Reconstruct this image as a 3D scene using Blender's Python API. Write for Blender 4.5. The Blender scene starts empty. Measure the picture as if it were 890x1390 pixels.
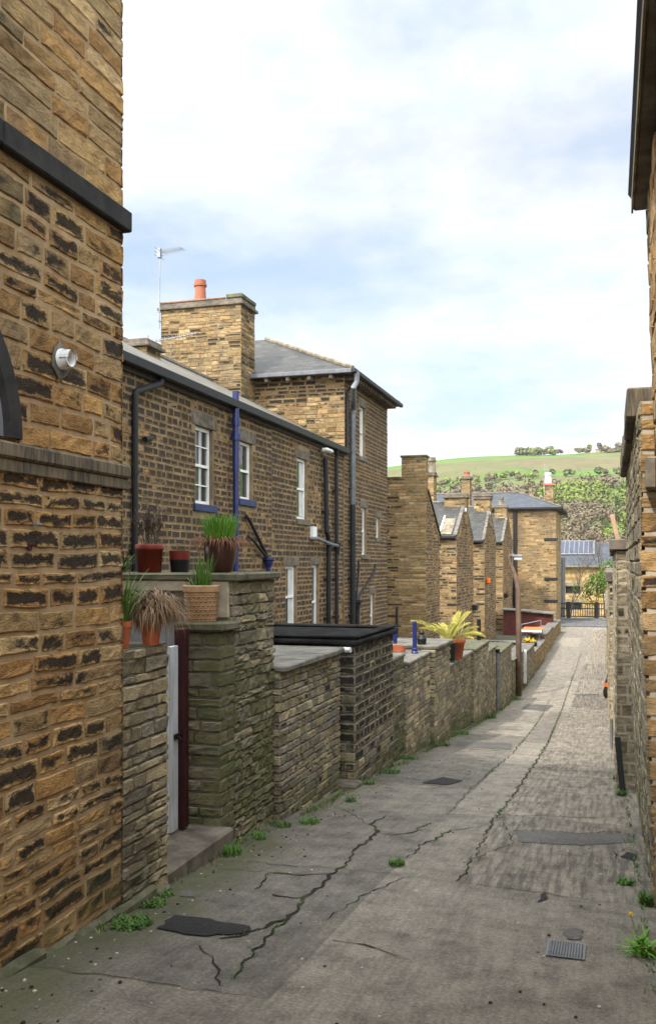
import bpy, math, random
from mathutils import Vector
R = math.radians
SC = bpy.context.scene
COL = SC.collection
# ------------------------------------------------------------------ camera
# world: lane runs along +Y, X to the right, z = 0 at eye level
F_, CX, HY = 1264., 445., 764.            # lens in pixels of the 890 x 1390 photograph, horizon row
TH = math.atan((828 - 445) / F_); S_, C_ = math.sin(TH), math.cos(TH)
cam_d = bpy.data.cameras.new('camera'); cam = bpy.data.objects.new('camera', cam_d); COL.objects.link(cam)
cam.location = (0, 0, 0); cam.rotation_euler = (R(90), 0, TH)
cam_d.sensor_fit = 'VERTICAL'; cam_d.sensor_height = 36; cam_d.lens = F_ / 1390 * 36
cam_d.shift_y = (HY - 695) / 1390; cam_d.clip_end = 6000; cam_d.clip_start = .05
SC.camera = cam
# ------------------------------------------------------------------ light
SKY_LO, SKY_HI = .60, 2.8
SUN_EL, SUN_AZ = 48, 203      # sun behind the camera, a little to the left (azimuth clockwise from +Y)
w = bpy.data.worlds.new('World'); SC.world = w; w.use_nodes = True
nt = w.node_tree; nt.nodes.clear()
def wn(t, **k):
    n = nt.nodes.new(t)
    for a, b in k.items(): setattr(n, a, b)
    return n
sky = wn('ShaderNodeTexSky', sky_type='NISHITA', sun_disc=False, sun_elevation=R(SUN_EL), sun_rotation=R(SUN_AZ))
sky.air_density = 1.0; sky.dust_density = 1.5
bgs = wn('ShaderNodeBackground'); bgs.inputs[1].default_value = .12
bgc = wn('ShaderNodeBackground'); bgc.inputs[1].default_value = 1.0
nt.links.new(sky.outputs[0], bgs.inputs[0])
tc = wn('ShaderNodeTexCoord'); sp = wn('ShaderNodeSeparateXYZ'); nt.links.new(tc.outputs['Generated'], sp.inputs[0])
def wm(op, a, b=None, c=None):
    n = wn('ShaderNodeMath', operation=op)
    for i, v in enumerate((a, b, c)):
        if v is None: continue
        if isinstance(v, (int, float)): n.inputs[i].default_value = v
        else: nt.links.new(v, n.inputs[i])
    return n.outputs[0]
zz = wm('ADD', wm('MAXIMUM', sp.outputs[2], 0.), .16)
cb = wn('ShaderNodeCombineXYZ')
nt.links.new(wm('DIVIDE', sp.outputs[0], zz), cb.inputs[0]); nt.links.new(wm('DIVIDE', sp.outputs[1], zz), cb.inputs[1])
def wnoise(scale, det, rough, off):
    m = wn('ShaderNodeMapping'); m.inputs['Location'].default_value = off; nt.links.new(cb.outputs[0], m.inputs[0])
    n = wn('ShaderNodeTexNoise'); n.inputs['Scale'].default_value = scale; n.inputs['Detail'].default_value = det
    n.inputs['Roughness'].default_value = rough; nt.links.new(m.outputs[0], n.inputs[0]); return n.outputs[0]
def wramp(f, stops):
    r = wn('ShaderNodeValToRGB'); e = r.color_ramp.elements
    while len(e) < len(stops): e.new(.5)
    for q, (p, c) in zip(e, stops): q.position = p; q.color = (*c, 1)
    nt.links.new(f, r.inputs[0]); return r.outputs[0]
cover = wramp(wnoise(1.0, 7, .58, (8.1, 3.7, 1)), [(.36, (.45,)*3), (.50, (.98,)*3)])
shade = wramp(wnoise(1.9, 8, .60, (2.3, 9.2, 5)), [(.34, (.72, .83, .915)), (.44, (.85, .925, .975)), (.55, (.97, .985, 1.0))])
nt.links.new(shade, bgc.inputs[0])
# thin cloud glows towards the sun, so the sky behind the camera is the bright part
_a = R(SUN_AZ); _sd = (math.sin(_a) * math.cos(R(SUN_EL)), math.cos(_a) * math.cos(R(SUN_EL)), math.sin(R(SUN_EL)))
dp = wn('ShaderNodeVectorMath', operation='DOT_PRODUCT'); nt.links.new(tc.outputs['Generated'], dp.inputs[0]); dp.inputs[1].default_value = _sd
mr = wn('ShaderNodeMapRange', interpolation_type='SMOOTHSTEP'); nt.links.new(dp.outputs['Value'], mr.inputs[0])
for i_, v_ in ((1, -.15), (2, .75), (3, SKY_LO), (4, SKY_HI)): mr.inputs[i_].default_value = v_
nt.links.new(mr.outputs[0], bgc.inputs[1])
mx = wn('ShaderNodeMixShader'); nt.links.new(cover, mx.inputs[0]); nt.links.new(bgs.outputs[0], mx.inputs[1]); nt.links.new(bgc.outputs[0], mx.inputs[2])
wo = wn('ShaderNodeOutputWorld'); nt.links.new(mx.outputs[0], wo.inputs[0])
sl = bpy.data.lights.new('sun', 'SUN'); sl.energy = 2.7; sl.angle = R(2.5); sl.color = (1, .95, .87)
so = bpy.data.objects.new('sun', sl); COL.objects.link(so)
az = R(SUN_AZ); sdir = Vector((math.sin(az) * math.cos(R(SUN_EL)), math.cos(az) * math.cos(R(SUN_EL)), math.sin(R(SUN_EL))))
so.rotation_euler = (-sdir).to_track_quat('-Z', 'Y').to_euler()
vs = SC.view_settings; vs.view_transform = 'Standard'; vs.look = 'None'; vs.gamma = 1; vs.exposure = 0.90
# ------------------------------------------------------------------ measuring helpers (photo pixel on a known plane -> metres)
def gz(Y):
    if Y < 22: return -1.6 - .09 * Y
    if Y < 32: q = Y - 22; return -3.58 - .09 * q + .0045 * q * q
    return -4.03
def Yp(px, X): k = (px - CX) / F_; return -X * (C_ + k * S_) / (S_ - k * C_)
def Xp(px, Y): k = (px - CX) / F_; return Y * (k * C_ - S_) / (C_ + k * S_)
def D(X, Y): return Y * C_ - X * S_
def Zp(py, X, Y): return (HY - py) / F_ * D(X, Y)
def G(px, py):
    lo, hi = 1., 300.
    for _ in range(40):
        Y = (lo + hi) / 2; X = Xp(px, Y)
        if HY - F_ * gz(Y) / D(X, Y) > py: lo = Y
        else: hi = Y
    return X, Y
rnd = random.Random(7)
U = rnd.uniform
# ------------------------------------------------------------------ materials
MATS = {}
class NT:
    def __init__(s, name, rough=.9, spec=.3):
        s.m = bpy.data.materials.new(name); s.m.use_nodes = True; s.t = s.m.node_tree
        s.b = s.t.nodes['Principled BSDF']; s.b.inputs['Roughness'].default_value = rough
        s.b.inputs['Specular IOR Level'].default_value = spec; MATS[name] = s.m
        s.tc = s.t.nodes.new('ShaderNodeTexCoord').outputs['Object']
    def n(s, t, **k):
        x = s.t.nodes.new(t)
        for a, b in k.items(): setattr(x, a, b)
        return x
    def l(s, a, b): s.t.links.new(a, b)
    def noise(s, scale, det=4, rough=.55, stretch=None, dist=0):
        n = s.n('ShaderNodeTexNoise'); n.inputs['Scale'].default_value = scale; n.inputs['Detail'].default_value = det
        n.inputs['Roughness'].default_value = rough; n.inputs['Distortion'].default_value = dist
        if stretch:
            m = s.n('ShaderNodeMapping'); m.inputs['Scale'].default_value = stretch; s.l(s.tc, m.inputs[0]); s.l(m.outputs[0], n.inputs[0])
        else: s.l(s.tc, n.inputs[0])
        return n.outputs[0]
    def ramp(s, f, stops, interp='LINEAR'):
        r = s.n('ShaderNodeValToRGB'); e = r.color_ramp.elements; r.color_ramp.interpolation = interp
        while len(e) < len(stops): e.new(.5)
        for q, (p, c) in zip(e, stops):
            q.position = p; q.color = (c, c, c, 1) if isinstance(c, (int, float)) else (*c, 1)
        s.l(f, r.inputs[0]); return r.outputs[0]
    def mix(s, f, a, b, mode='MIX'):
        x = s.n('ShaderNodeMix', data_type='RGBA', blend_type=mode)
        for i, v in ((0, f), (6, a), (7, b)):
            if isinstance(v, (int, float)): x.inputs[i].default_value = v if i == 0 else (v, v, v, 1)
            elif isinstance(v, tuple): x.inputs[i].default_value = (*v, 1)
            else: s.l(v, x.inputs[i])
        return x.outputs[2]
    def math(s, op, a, b=None, c=None):
        n = s.n('ShaderNodeMath', operation=op)
        for i, v in enumerate((a, b, c)):
            if v is None: continue
            if isinstance(v, (int, float)): n.inputs[i].default_value = v
            else: s.l(v, n.inputs[i])
        return n.outputs[0]
    def sm(s, v, a, b):
        n = s.n('ShaderNodeMapRange', interpolation_type='SMOOTHSTEP'); s.l(v, n.inputs[0])
        n.inputs[1].default_value = a; n.inputs[2].default_value = b; return n.outputs[0]
    def col(s, c):
        if isinstance(c, tuple): s.b.inputs[0].default_value = (*c, 1)
        else: s.l(c, s.b.inputs[0])
    def bump(s, h, dist=.01, st=1.):
        b = s.n('ShaderNodeBump'); b.inputs['Distance'].default_value = dist; b.inputs['Strength'].default_value = st
        s.l(h, b.inputs['Height']); s.l(b.outputs[0], s.b.inputs['Normal'])
def stone_mat(name, pal, soot=(.018, .015, .013), edge=.045, e_noise=.10, moss=(.06, .068, .028)):
    m = NT(name, .92, .2)
    a = m.n('ShaderNodeAttribute', attribute_name='stone'); sep = m.n('ShaderNodeSeparateColor'); m.l(a.outputs['Color'], sep.inputs[0])
    r_, g_, b_ = sep.outputs; al = a.outputs['Alpha']
    d = m.n('ShaderNodeAttribute', attribute_name='dims'); ds = m.n('ShaderNodeSeparateXYZ'); m.l(d.outputs['Vector'], ds.inputs[0])
    uv = m.n('ShaderNodeTexCoord').outputs['UV']; us = m.n('ShaderNodeSeparateXYZ'); m.l(uv, us.inputs[0])
    def ed(u, wv): return m.math('MULTIPLY', m.math('MINIMUM', u, m.math('SUBTRACT', 1., u)), wv)
    e = m.math('MINIMUM', ed(us.outputs[0], ds.outputs[0]), ed(us.outputs[1], ds.outputs[1]))
    base = m.ramp(r_, pal)
    n1 = m.noise(9, 6, .6, (1, 1, 2.2)); n2 = m.noise(38, 5, .65, (1, 1, 3.0)); n3 = m.noise(3.2, 3, .5)
    c = m.mix(1., base, m.ramp(n1, [(.25, (.55, .5, .46)), (.5, (.95, .95, .95)), (.75, (1.3, 1.27, 1.2))]), 'MULTIPLY')
    c = m.mix(1., c, m.ramp(n2, [(.3, (.68, .66, .62)), (.6, (1.12, 1.12, 1.12))]), 'MULTIPLY')
    c = m.mix(1., c, m.ramp(al, [(0, .74), (1, 1.22)]), 'MULTIPLY')
    wz = m.noise(1.1, 5, .6, (1, 1, .45))
    c = m.mix(m.math("MULTIPLY", m.sm(wz, .50, .66), .48), c, (.085, .072, .052))
    sn = m.noise(9, 8, .72, (1, 1, 1.8), .8)
    ee = m.math('ADD', e, m.math('MULTIPLY', m.math('SUBTRACT', sn, .5), e_noise))
    m1 = m.sm(ee, edge * .1, edge * 1.15)
    s2 = m.noise(4.6, 7, .66, (1, 1, 2.1)); m2 = m.sm(m.math('ADD', m.math('MULTIPLY', s2, 1.15), g_), .92, 1.12)
    c = m.mix(m.math('MULTIPLY', m.math('MULTIPLY', m1, m2), .93), c, soot)
    gr = m.sm(m.math('ADD', m.math('MULTIPLY', n3, .8), b_), .65, 1.25)
    c = m.mix(m.math('MULTIPLY', gr, .85), c, m.mix(n2, moss, tuple(v * .45 for v in moss)))
    m.col(c)
    h = m.math('ADD', m.math('MULTIPLY', n1, 1.4), m.math('ADD', n2, m.math('MULTIPLY', sn, .8)))
    m.bump(h, .012, 1.)
    return m.m
# warm sandstone, cooler garden stone and so on (real world albedos)
stone_mat('sandstone', [(0, (.30, .165, .062)), (.3, (.38, .225, .085)), (.55, (.43, .285, .125)), (.8, (.34, .23, .115)), (1, (.48, .34, .17))], edge=.020, e_noise=.16)
stone_mat('house_stone', [(0, (.20, .12, .055)), (.35, (.32, .20, .09)), (.7, (.25, .165, .085)), (1, (.37, .25, .13))], edge=.013, e_noise=.036, soot=(.040, .032, .025))
stone_mat('pale_stone', [(0, (.21, .135, .06)), (.35, (.32, .215, .10)), (.7, (.26, .185, .095)), (1, (.38, .275, .14))], edge=.02, e_noise=.06)
stone_mat('garden_stone', [(0, (.17, .145, .09)), (.3, (.28, .235, .145)), (.55, (.22, .195, .15)), (.8, (.24, .205, .15)), (1, (.38, .31, .19))], edge=.015, e_noise=.08, moss=(.115, .125, .045))
stone_mat('bright_stone', [(0, (.34, .20, .08)), (.4, (.47, .30, .13)), (.8, (.42, .27, .13)), (1, (.55, .38, .19))], edge=.02, e_noise=.06)
def simple(name, c, rough=.9, spec=.3, sc=12, amt=.35, bump=.004, stretch=None, c2=None, metallic=0, sc2=2.5):
    m = NT(name, rough, spec); n = m.noise(sc, 6, .62, stretch); n2 = m.noise(sc2, 4, .55)
    lo = c2 or tuple(v * (1 - amt) for v in c)
    x = m.mix(m.sm(m.math('ADD', m.math('MULTIPLY', n, .6), m.math('MULTIPLY', n2, .4)), .36, .62), lo, c)
    m.col(x); m.b.inputs['Metallic'].default_value = metallic
    if bump: m.bump(n, bump, .8)
    return m.m
simple('mortar_warm', (.35, .25, .145), sc=14, c2=(.25, .165, .085), bump=.008)
simple('mortar_house', (.27, .195, .11), sc=3, c2=(.15, .11, .066), bump=.006)
simple('mortar_garden', (.17, .15, .11), sc=9, c2=(.055, .05, .038), bump=.008)
simple('mortar_pale', (.46, .40, .31), sc=12, c2=(.30, .25, .18), bump=.006)
simple('band_black', (.030, .028, .027), sc=9, c2=(.012, .012, .012), bump=.006)
simple('band_weathered', (.16, .125, .08), sc=7, c2=(.045, .038, .028), bump=.008, stretch=(6, 6, .7))
simple('dressed_stone', (.17, .14, .105), sc=8, c2=(.075, .062, .048), bump=.006)
simple('coping_moss', (.135, .125, .08), sc=9, c2=(.055, .056, .03), bump=.01)
simple('coping_grey', (.17, .155, .13), sc=7, c2=(.08, .073, .06), bump=.008)
simple('coping_pale', (.24, .20, .14), sc=7, c2=(.10, .085, .06), bump=.008)
simple('bitumen', (.024, .023, .022), rough=1., spec=.05, sc=6, c2=(.009, .009, .009), bump=.006)
simple('white_paint', (.74, .73, .69), rough=.45, sc=3, c2=(.62, .61, .57), bump=.001)
simple('worn_white_paint', (.50, .51, .53), rough=.6, sc=5, c2=(.33, .335, .34), bump=.002, stretch=(3, 3, .5))
simple('grey_door_paint', (.36, .37, .39), rough=.6, sc=3, c2=(.25, .255, .27), bump=.002)
simple('maroon_paint', (.045, .010, .013), rough=.5, sc=5, bump=.002)
simple('black_pipe', (.014, .014, .016), rough=.55, spec=.35, sc=6, bump=.001)
simple('grey_pipe', (.12, .125, .135), rough=.4, spec=.5, sc=6, bump=.001)
simple('blue_paint', (.012, .020, .115), rough=.4, spec=.5, sc=6, bump=.001)
simple('blue_sill_paint', (.035, .045, .12), rough=.6, sc=6, bump=.001)
simple('terracotta', (.42, .115, .045), rough=.75, sc=9, c2=(.30, .085, .04), bump=.001)
simple('clay_red', (.40, .13, .07), rough=.85, sc=9, c2=(.27, .10, .06), bump=.001)
simple('terracotta_old', (.26, .13, .075), rough=.9, sc=5, c2=(.13, .10, .065), bump=.004)
simple('red_plastic', (.20, .028, .015), rough=.5, sc=3, c2=(.14, .02, .012), bump=0)
simple('tan_dark', (.22, .10, .045), rough=.8, sc=14, bump=0)
simple('tan_clay', (.40, .25, .13), rough=.75, sc=14, c2=(.30, .17, .085), bump=.002)
simple('dark_glaze', (.055, .018, .014), rough=.28, spec=.6, sc=3, bump=0)
simple('black_plastic', (.012, .012, .013), rough=.5, sc=3, bump=0)
simple('soil', (.03, .02, .013), sc=30, bump=.01)
simple('metal_grey', (.20, .21, .22), rough=.5, sc=6, bump=0, metallic=.4)
simple('aerial_metal', (.30, .30, .31), rough=.4, sc=6, bump=0, metallic=.6)
simple('lamp_pole_brown', (.16, .10, .065), rough=.7, sc=8, c2=(.10, .065, .045), bump=.002)
simple('wood_pale', (.36, .24, .14), rough=.8, sc=8, bump=.002, stretch=(1, 1, .2))
simple('wood_dark', (.06, .045, .035), rough=.8, sc=8, bump=.003, stretch=(1, 1, .2))
simple('orange_plastic', (.75, .16, .02), rough=.5, sc=3, bump=0)
simple('blue_plastic', (.10, .32, .36), rough=.5, sc=3, bump=0)
simple('white_plastic', (.70, .70, .68), rough=.4, sc=3, bump=0)
simple('red_brick_paint', (.12, .032, .022), rough=.9, sc=9, c2=(.06, .02, .016), bump=.003)
simple('bark', (.07, .055, .042), sc=14, bump=.01)
simple('curtain', (.55, .55, .52), sc=3, bump=0, stretch=(6, 6, .3))
def leafmat(name, c, c2, rough=.6):
    m = NT(name, rough, .25); a = m.n('ShaderNodeAttribute', attribute_name='stone'); sep = m.n('ShaderNodeSeparateColor'); m.l(a.outputs['Color'], sep.inputs[0])
    m.col(m.mix(sep.outputs[0], c, c2)); return m.m
leafmat('grass_green', (.045, .105, .016), (.10, .21, .03))
leafmat('weed_green', (.035, .075, .015), (.085, .16, .03))
leafmat('lime_grass', (.07, .19, .02), (.16, .33, .04))
leafmat('straw', (.11, .06, .03), (.32, .21, .11))
leafmat('red_straw', (.13, .04, .022), (.26, .11, .055))
leafmat('palm_leaf', (.13, .17, .025), (.50, .43, .07))
leafmat('twig', (.055, .035, .028), (.12, .085, .06))
leafmat('yellow_petal', (.80, .46, .01), (.90, .60, .02))
leafmat('far_leaf_green', (.05, .115, .015), (.12, .19, .03))
# glass: dark room behind a reflective pane
m = NT('glass', .04, .8); m.col(m.mix(m.noise(1.2, 2), (.012, .014, .018), (.035, .038, .042)))
m = NT('solar_glass', .1, .6); m.col((.014, .018, .045))
# slate roofs
def slate(name, c, c2, sx=3.2, sy=4.5):
    m = NT(name, .6, .4); uv = m.n('ShaderNodeTexCoord').outputs['UV']
    b = m.n('ShaderNodeTexBrick'); b.offset = .5; m.l(uv, b.inputs[0]); b.inputs['Scale'].default_value = 1
    b.inputs['Brick Width'].default_value = 1 / sx; b.inputs['Row Height'].default_value = 1 / sy; b.inputs['Mortar Size'].default_value = .006
    b.inputs['Color1'].default_value = (*c, 1); b.inputs['Color2'].default_value = (*c2, 1); b.inputs['Mortar'].default_value = (.012, .012, .012, 1)
    x = m.mix(1., b.outputs[0], m.ramp(m.noise(2.2, 6, .65), [(.3, (.6, .6, .58)), (.65, (1.25, 1.25, 1.2))]), 'MULTIPLY')
    m.col(x); m.bump(b.outputs['Fac'], -.012, 1.); return m.m
slate('slate_brown', (.055, .050, .045), (.032, .030, .028)); slate('slate_blue', (.06, .065, .08), (.04, .044, .055)); slate('stone_slate', (.15, .135, .11), (.10, .09, .075), 2, 3)
# concrete lane
m = NT('lane_concrete', .88, .25)
a = m.n('ShaderNodeAttribute', attribute_name='stone'); sep = m.n('ShaderNodeSeparateColor'); m.l(a.outputs['Color'], sep.inputs[0])
nf = m.noise(55, 6, .7); nm_ = m.noise(4.5, 6, .62); nl = m.noise(.7, 5, .55); st = m.noise(24, 4, .6, (1, .03, 1))
c = m.mix(sep.outputs[0], (.094, .087, .078), (.25, .22, .182))
c = m.mix(1., c, m.ramp(nm_, [(.28, (.55, .54, .52)), (.5, (.97, .96, .94)), (.72, (1.3, 1.26, 1.2))]), 'MULTIPLY')
c = m.mix(1., c, m.ramp(nf, [(.25, (.55, .55, .55)), (.5, (1, 1, 1)), (.75, (1.7, 1.66, 1.58))]), 'MULTIPLY')
c = m.mix(m.math('MULTIPLY', sep.outputs[2], .8), c, m.mix(1., c, m.ramp(st, [(.38, (.42, .41, .39)), (.6, (1.38, 1.34, 1.28))]), 'MULTIPLY'))
mo = m.sm(m.math('ADD', m.math('MULTIPLY', nl, .7), m.math('ADD', m.math('MULTIPLY', nm_, .35), m.math('MULTIPLY', sep.outputs[1], .55))), .72, .98)
c = m.mix(m.math('MULTIPLY', mo, .7), c, (.062, .066, .024))
m.col(c); m.bump(m.math('ADD', m.math('MULTIPLY', nf, .8), m.math('ADD', nm_, m.math('MULTIPLY', st, 1.2))), .012, 1.)
m = NT('joint_dirt', .95, .1); m.col(m.mix(m.sm(m.noise(2.5, 5), .46, .60), (.022, .019, .016), (.050, .062, .020)))
simple('tar_patch', (.030, .028, .027), sc=60, c2=(.012, .011, .011), bump=.02)
simple('dark_concrete', (.12, .11, .098), sc=40, c2=(.06, .056, .05), bump=.01)
simple('pink_concrete', (.185, .165, .15), sc=45, c2=(.125, .112, .10), bump=.01)
simple('ground_earth', (.085, .078, .05), sc=6, c2=(.05, .05, .03), bump=.02)
m = NT('cobbles', .8, .3)
vo = m.n('ShaderNodeTexVoronoi', feature='DISTANCE_TO_EDGE'); vo.inputs['Scale'].default_value = 3.2; m.l(m.tc, vo.inputs[0])
m.col(m.mix(m.sm(vo.outputs[0], .03, .12), (.04, .038, .036), m.mix(m.noise(5), (.10, .10, .105), (.18, .175, .17)))); m.bump(vo.outputs[0], .03)
# ------------------------------------------------------------------ mesh builder
class MB:
    def __init__(s): s.v = []; s.f = []; s.m = []; s.uv = []; s.at = []; s.dm = []; s.mats = []
    def mi(s, name):
        if name not in s.mats: s.mats.append(name)
        return s.mats.index(name)
    def av(s, p, at=(.5, 0, 0, .5), dm=(1, 1, 0)):
        s.v.append(tuple(p)); s.at.append(at); s.dm.append(dm); return len(s.v) - 1
    def face(s, idx, mat, uv=None, n=None):
        if n is not None:
            a, b, c = (Vector(s.v[i]) for i in idx[:3]); q = (b - a).cross(c - a)
            if q.length < 1e-12 and len(idx) > 3: q = (Vector(s.v[idx[2]]) - a).cross(Vector(s.v[idx[3]]) - a)
            if q.dot(Vector(n)) < 0: idx = idx[::-1]; uv = uv[::-1] if uv else None
        s.f.append(tuple(idx)); s.m.append(s.mi(mat)); s.uv.append(uv or [(.5, .5)] * len(idx))
    def quad(s, pts, mat, n=None, at=(.5, 0, 0, .5), uv=None):
        s.face([s.av(p, at) for p in pts], mat, uv, n)
    def box(s, x0, x1, y0, y1, z0, z1, mat, skip='', at=(.5, 0, 0, .5), bev=0):
        if bev: return s.bbox(x0, x1, y0, y1, z0, z1, mat, at, bev)
        P = [(x, y, z) for x in (x0, x1) for y in (y0, y1) for z in (z0, z1)]
        for nm, i, n in (('-X', (0, 1, 3, 2), (-1, 0, 0)), ('+X', (4, 6, 7, 5), (1, 0, 0)), ('-Y', (0, 4, 5, 1), (0, -1, 0)), ('+Y', (2, 3, 7, 6), (0, 1, 0)), ('-Z', (0, 2, 6, 4), (0, 0, -1)), ('+Z', (1, 5, 7, 3), (0, 0, 1))):
            if nm in skip.split(): continue
            s.quad([P[k] for k in i], mat, n, at)
    def bbox(s, x0, x1, y0, y1, z0, z1, mat, at=(.5, 0, 0, .5), b=.01, jit=0):
        # box with chamfered edges
        cx, cy, cz = (x0 + x1) / 2, (y0 + y1) / 2, (z0 + z1) / 2; hx, hy, hz = abs(x1 - x0) / 2, abs(y1 - y0) / 2, abs(z1 - z0) / 2
        b = min(b, hx * .6, hy * .6, hz * .6); I = {}
        for sx in (-1, 1):
            for sy in (-1, 1):
                for sz in (-1, 1):
                    j = [U(-jit, jit) for _ in range(3)]
                    for ax in range(3):
                        q = [hx - b, hy - b, hz - b]; q[ax] += b
                        I[sx, sy, sz, ax] = s.av((cx + sx * q[0] + j[0], cy + sy * q[1] + j[1], cz + sz * q[2] + j[2]), at)
        sg = (-1, 1)
        for ax in range(3):
            o = [a for a in range(3) if a != ax]
            for d in sg:
                def key(a1, a2): k = [0, 0, 0]; k[ax] = d; k[o[0]] = a1; k[o[1]] = a2; return tuple(k)
                n = [0, 0, 0]; n[ax] = d
                s.face([I[(*key(a, c2), ax)] for a, c2 in ((-1, -1), (1, -1), (1, 1), (-1, 1))], mat, None, n)
            for a1 in sg:
                for a2 in sg:
                    k = [0, 0, 0]; k[o[0]] = a1; k[o[1]] = a2; n = tuple(k); k0 = list(k); k1 = list(k); k0[ax] = -1; k1[ax] = 1
                    s.face([I[(*k0, o[0])], I[(*k1, o[0])], I[(*k1, o[1])], I[(*k0, o[1])]], mat, None, n)
        for k in ((x, y, z) for x in sg for y in sg for z in sg):
            s.face([I[(*k, 0)], I[(*k, 1)], I[(*k, 2)]], mat, None, k)
    def tube(s, pts, r, mat, n=8, at=(.5, 0, 0, .5), cap=True):
        pts = [Vector(p) for p in pts]; rr = r if isinstance(r, (list, tuple)) else [r] * len(pts); rings = []
        for i, p in enumerate(pts):
            d = (pts[min(i + 1, len(pts) - 1)] - pts[max(i - 1, 0)]).normalized()
            a = d.orthogonal().normalized() if i == 0 else (a - d * a.dot(d)).normalized()
            b = d.cross(a); rings.append([s.av(p + (a * math.cos(t) + b * math.sin(t)) * rr[i], at) for t in (k * math.tau / n for k in range(n))])
        for A, B in zip(rings, rings[1:]):
            for k in range(n): s.face([A[k], A[(k + 1) % n], B[(k + 1) % n], B[k]], mat)
        if cap: s.face(rings[0][::-1], mat); s.face(rings[-1], mat)
    def lathe(s, c, prof, mat, n=24, at=(.5, 0, 0, .5)):
        rings = [[s.av((c[0] + r * math.cos(k * math.tau / n), c[1] + r * math.sin(k * math.tau / n), c[2] + z), at) for k in range(n)] for r, z in prof]
        for A, B in zip(rings, rings[1:]):
            for k in range(n): s.face([A[k], A[(k + 1) % n], B[(k + 1) % n], B[k]], mat)
    def blade(s, p, dirv, L, wd, mat, bend=.6, at=None, seg=4, up=1.):
        at = at or (U(0, 1), 0, 0, .5); p = Vector(p); h = Vector((dirv[0], dirv[1], 0)); hn = h.normalized() if h.length > 1e-6 else Vector((1, 0, 0))
        side = Vector((-hn.y, hn.x, 0)) * wd; prev = None; q = p.copy(); ang = math.atan2(up, h.length)
        for i in range(seg + 1):
            ww = (1 - i / seg) ** .7 * (.55 + .45 * min(1, i * 2 / seg + .4)); a = s.av(q - side * ww * .5, at); b = s.av(q + side * ww * .5, at)
            if prev: s.face([prev[0], prev[1], b, a], mat)
            prev = (a, b); q = q + (hn * math.cos(ang) + Vector((0, 0, 1)) * math.sin(ang)) * (L / seg); ang -= bend / seg
    def build(s, name, parent=None, smooth=False, xf=None):
        me = bpy.data.meshes.new(name); V = [xf(p) for p in s.v] if xf else s.v
        me.from_pydata(V, [], s.f); me.polygons.foreach_set('material_index', s.m)
        ul = me.uv_layers.new(name='UVMap'); fl = [c for u in s.uv for p in u for c in p]; ul.data.foreach_set('uv', fl)
        a = me.attributes.new('stone', 'FLOAT_COLOR', 'POINT'); a.data.foreach_set('color', [c for q in s.at for c in q])
        d = me.attributes.new('dims', 'FLOAT_VECTOR', 'POINT'); d.data.foreach_set('vector', [c for q in s.dm for c in q])
        if smooth: me.polygons.foreach_set('use_smooth', [True] * len(s.f))
        for mn in s.mats: me.materials.append(MATS[mn])
        me.update(); o = bpy.data.objects.new(name, me); COL.objects.link(o)
        if parent: 
            o.parent = parent; o.matrix_parent_inverse = parent.matrix_basis.inverted() if parent.type == 'EMPTY' else parent.matrix_parent_inverse.copy() 
            if parent.type != 'EMPTY':
                o.matrix_parent_inverse.identity()
        return o
def root(name, label, cat, loc, group=None):
    o = bpy.data.objects.new(name, None); COL.objects.link(o); o.location = loc; o.empty_display_size = .3
    o['label'] = label; o['category'] = cat
    if group: o['group'] = group
    return o
def tag(o, label, cat, group=None):
    o['label'] = label; o['category'] = cat
    if group: o['group'] = group
    return o
def struct(o): o['kind'] = 'structure'; return o
# ------------------------------------------------------------------ masonry
FACES = {'+X': ((0, 1, 0), (1, 0, 0)), '-X': ((0, 1, 0), (-1, 0, 0)), '-Y': ((1, 0, 0), (0, -1, 0)), '+Y': ((1, 0, 0), (0, 1, 0))}
def sheet(mb, face, pl, u0, u1, z0, top, holes, mat, depth=.14, ucuts=()):
    uv, n = (Vector(q) for q in FACES[face]); o = n * abs(pl) * (1 if (n.x + n.y) * pl > 0 else -1)
    P = lambda u, z, d=0: tuple(o + uv * u + Vector((0, 0, z)) - n * d)
    us = sorted({u0, u1, *[c for c in ucuts if u0 < c < u1], *[h[0] for h in holes], *[h[1] for h in holes]})
    zs = sorted({z0, *[h[2] for h in holes], *[h[3] for h in holes]})
    for a, b in zip(us, us[1:]):
        for i, z in enumerate(zs):
            mu = (a + b) / 2
            if i < len(zs) - 1:
                zt = zs[i + 1]; mz = (z + zt) / 2
                if any(h[0] < mu < h[1] and h[2] < mz < h[3] for h in holes): continue
                mb.quad([P(a, z), P(b, z), P(b, zt), P(a, zt)], mat, n)
            else: mb.quad([P(a, z), P(b, z), P(b, top(b)), P(a, top(a))], mat, n)
    for h in holes:
        a, b, z, t = h[:4]
        for q, nn in (([P(a, z), P(a, z, depth), P(a, t, depth), P(a, t)], uv), ([P(b, z), P(b, z, depth), P(b, t, depth), P(b, t)], -uv),
                      ([P(a, z), P(b, z), P(b, z, depth), P(a, z, depth)], Vector((0, 0, 1))), ([P(a, t), P(b, t), P(b, t, depth), P(a, t, depth)], Vector((0, 0, -1)))):
            mb.quad(q, mat, nn)
def courses(z0, z1, h, var=.22, seed=1):
    r = random.Random(seed); out = [z0]
    while out[-1] < z1 - h * .4: out.append(out[-1] + h * r.uniform(1 - var, 1 + var))
    k = (z1 - z0) / (out[-1] - z0); return [z0 + (z - z0) * k for z in out]
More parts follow.
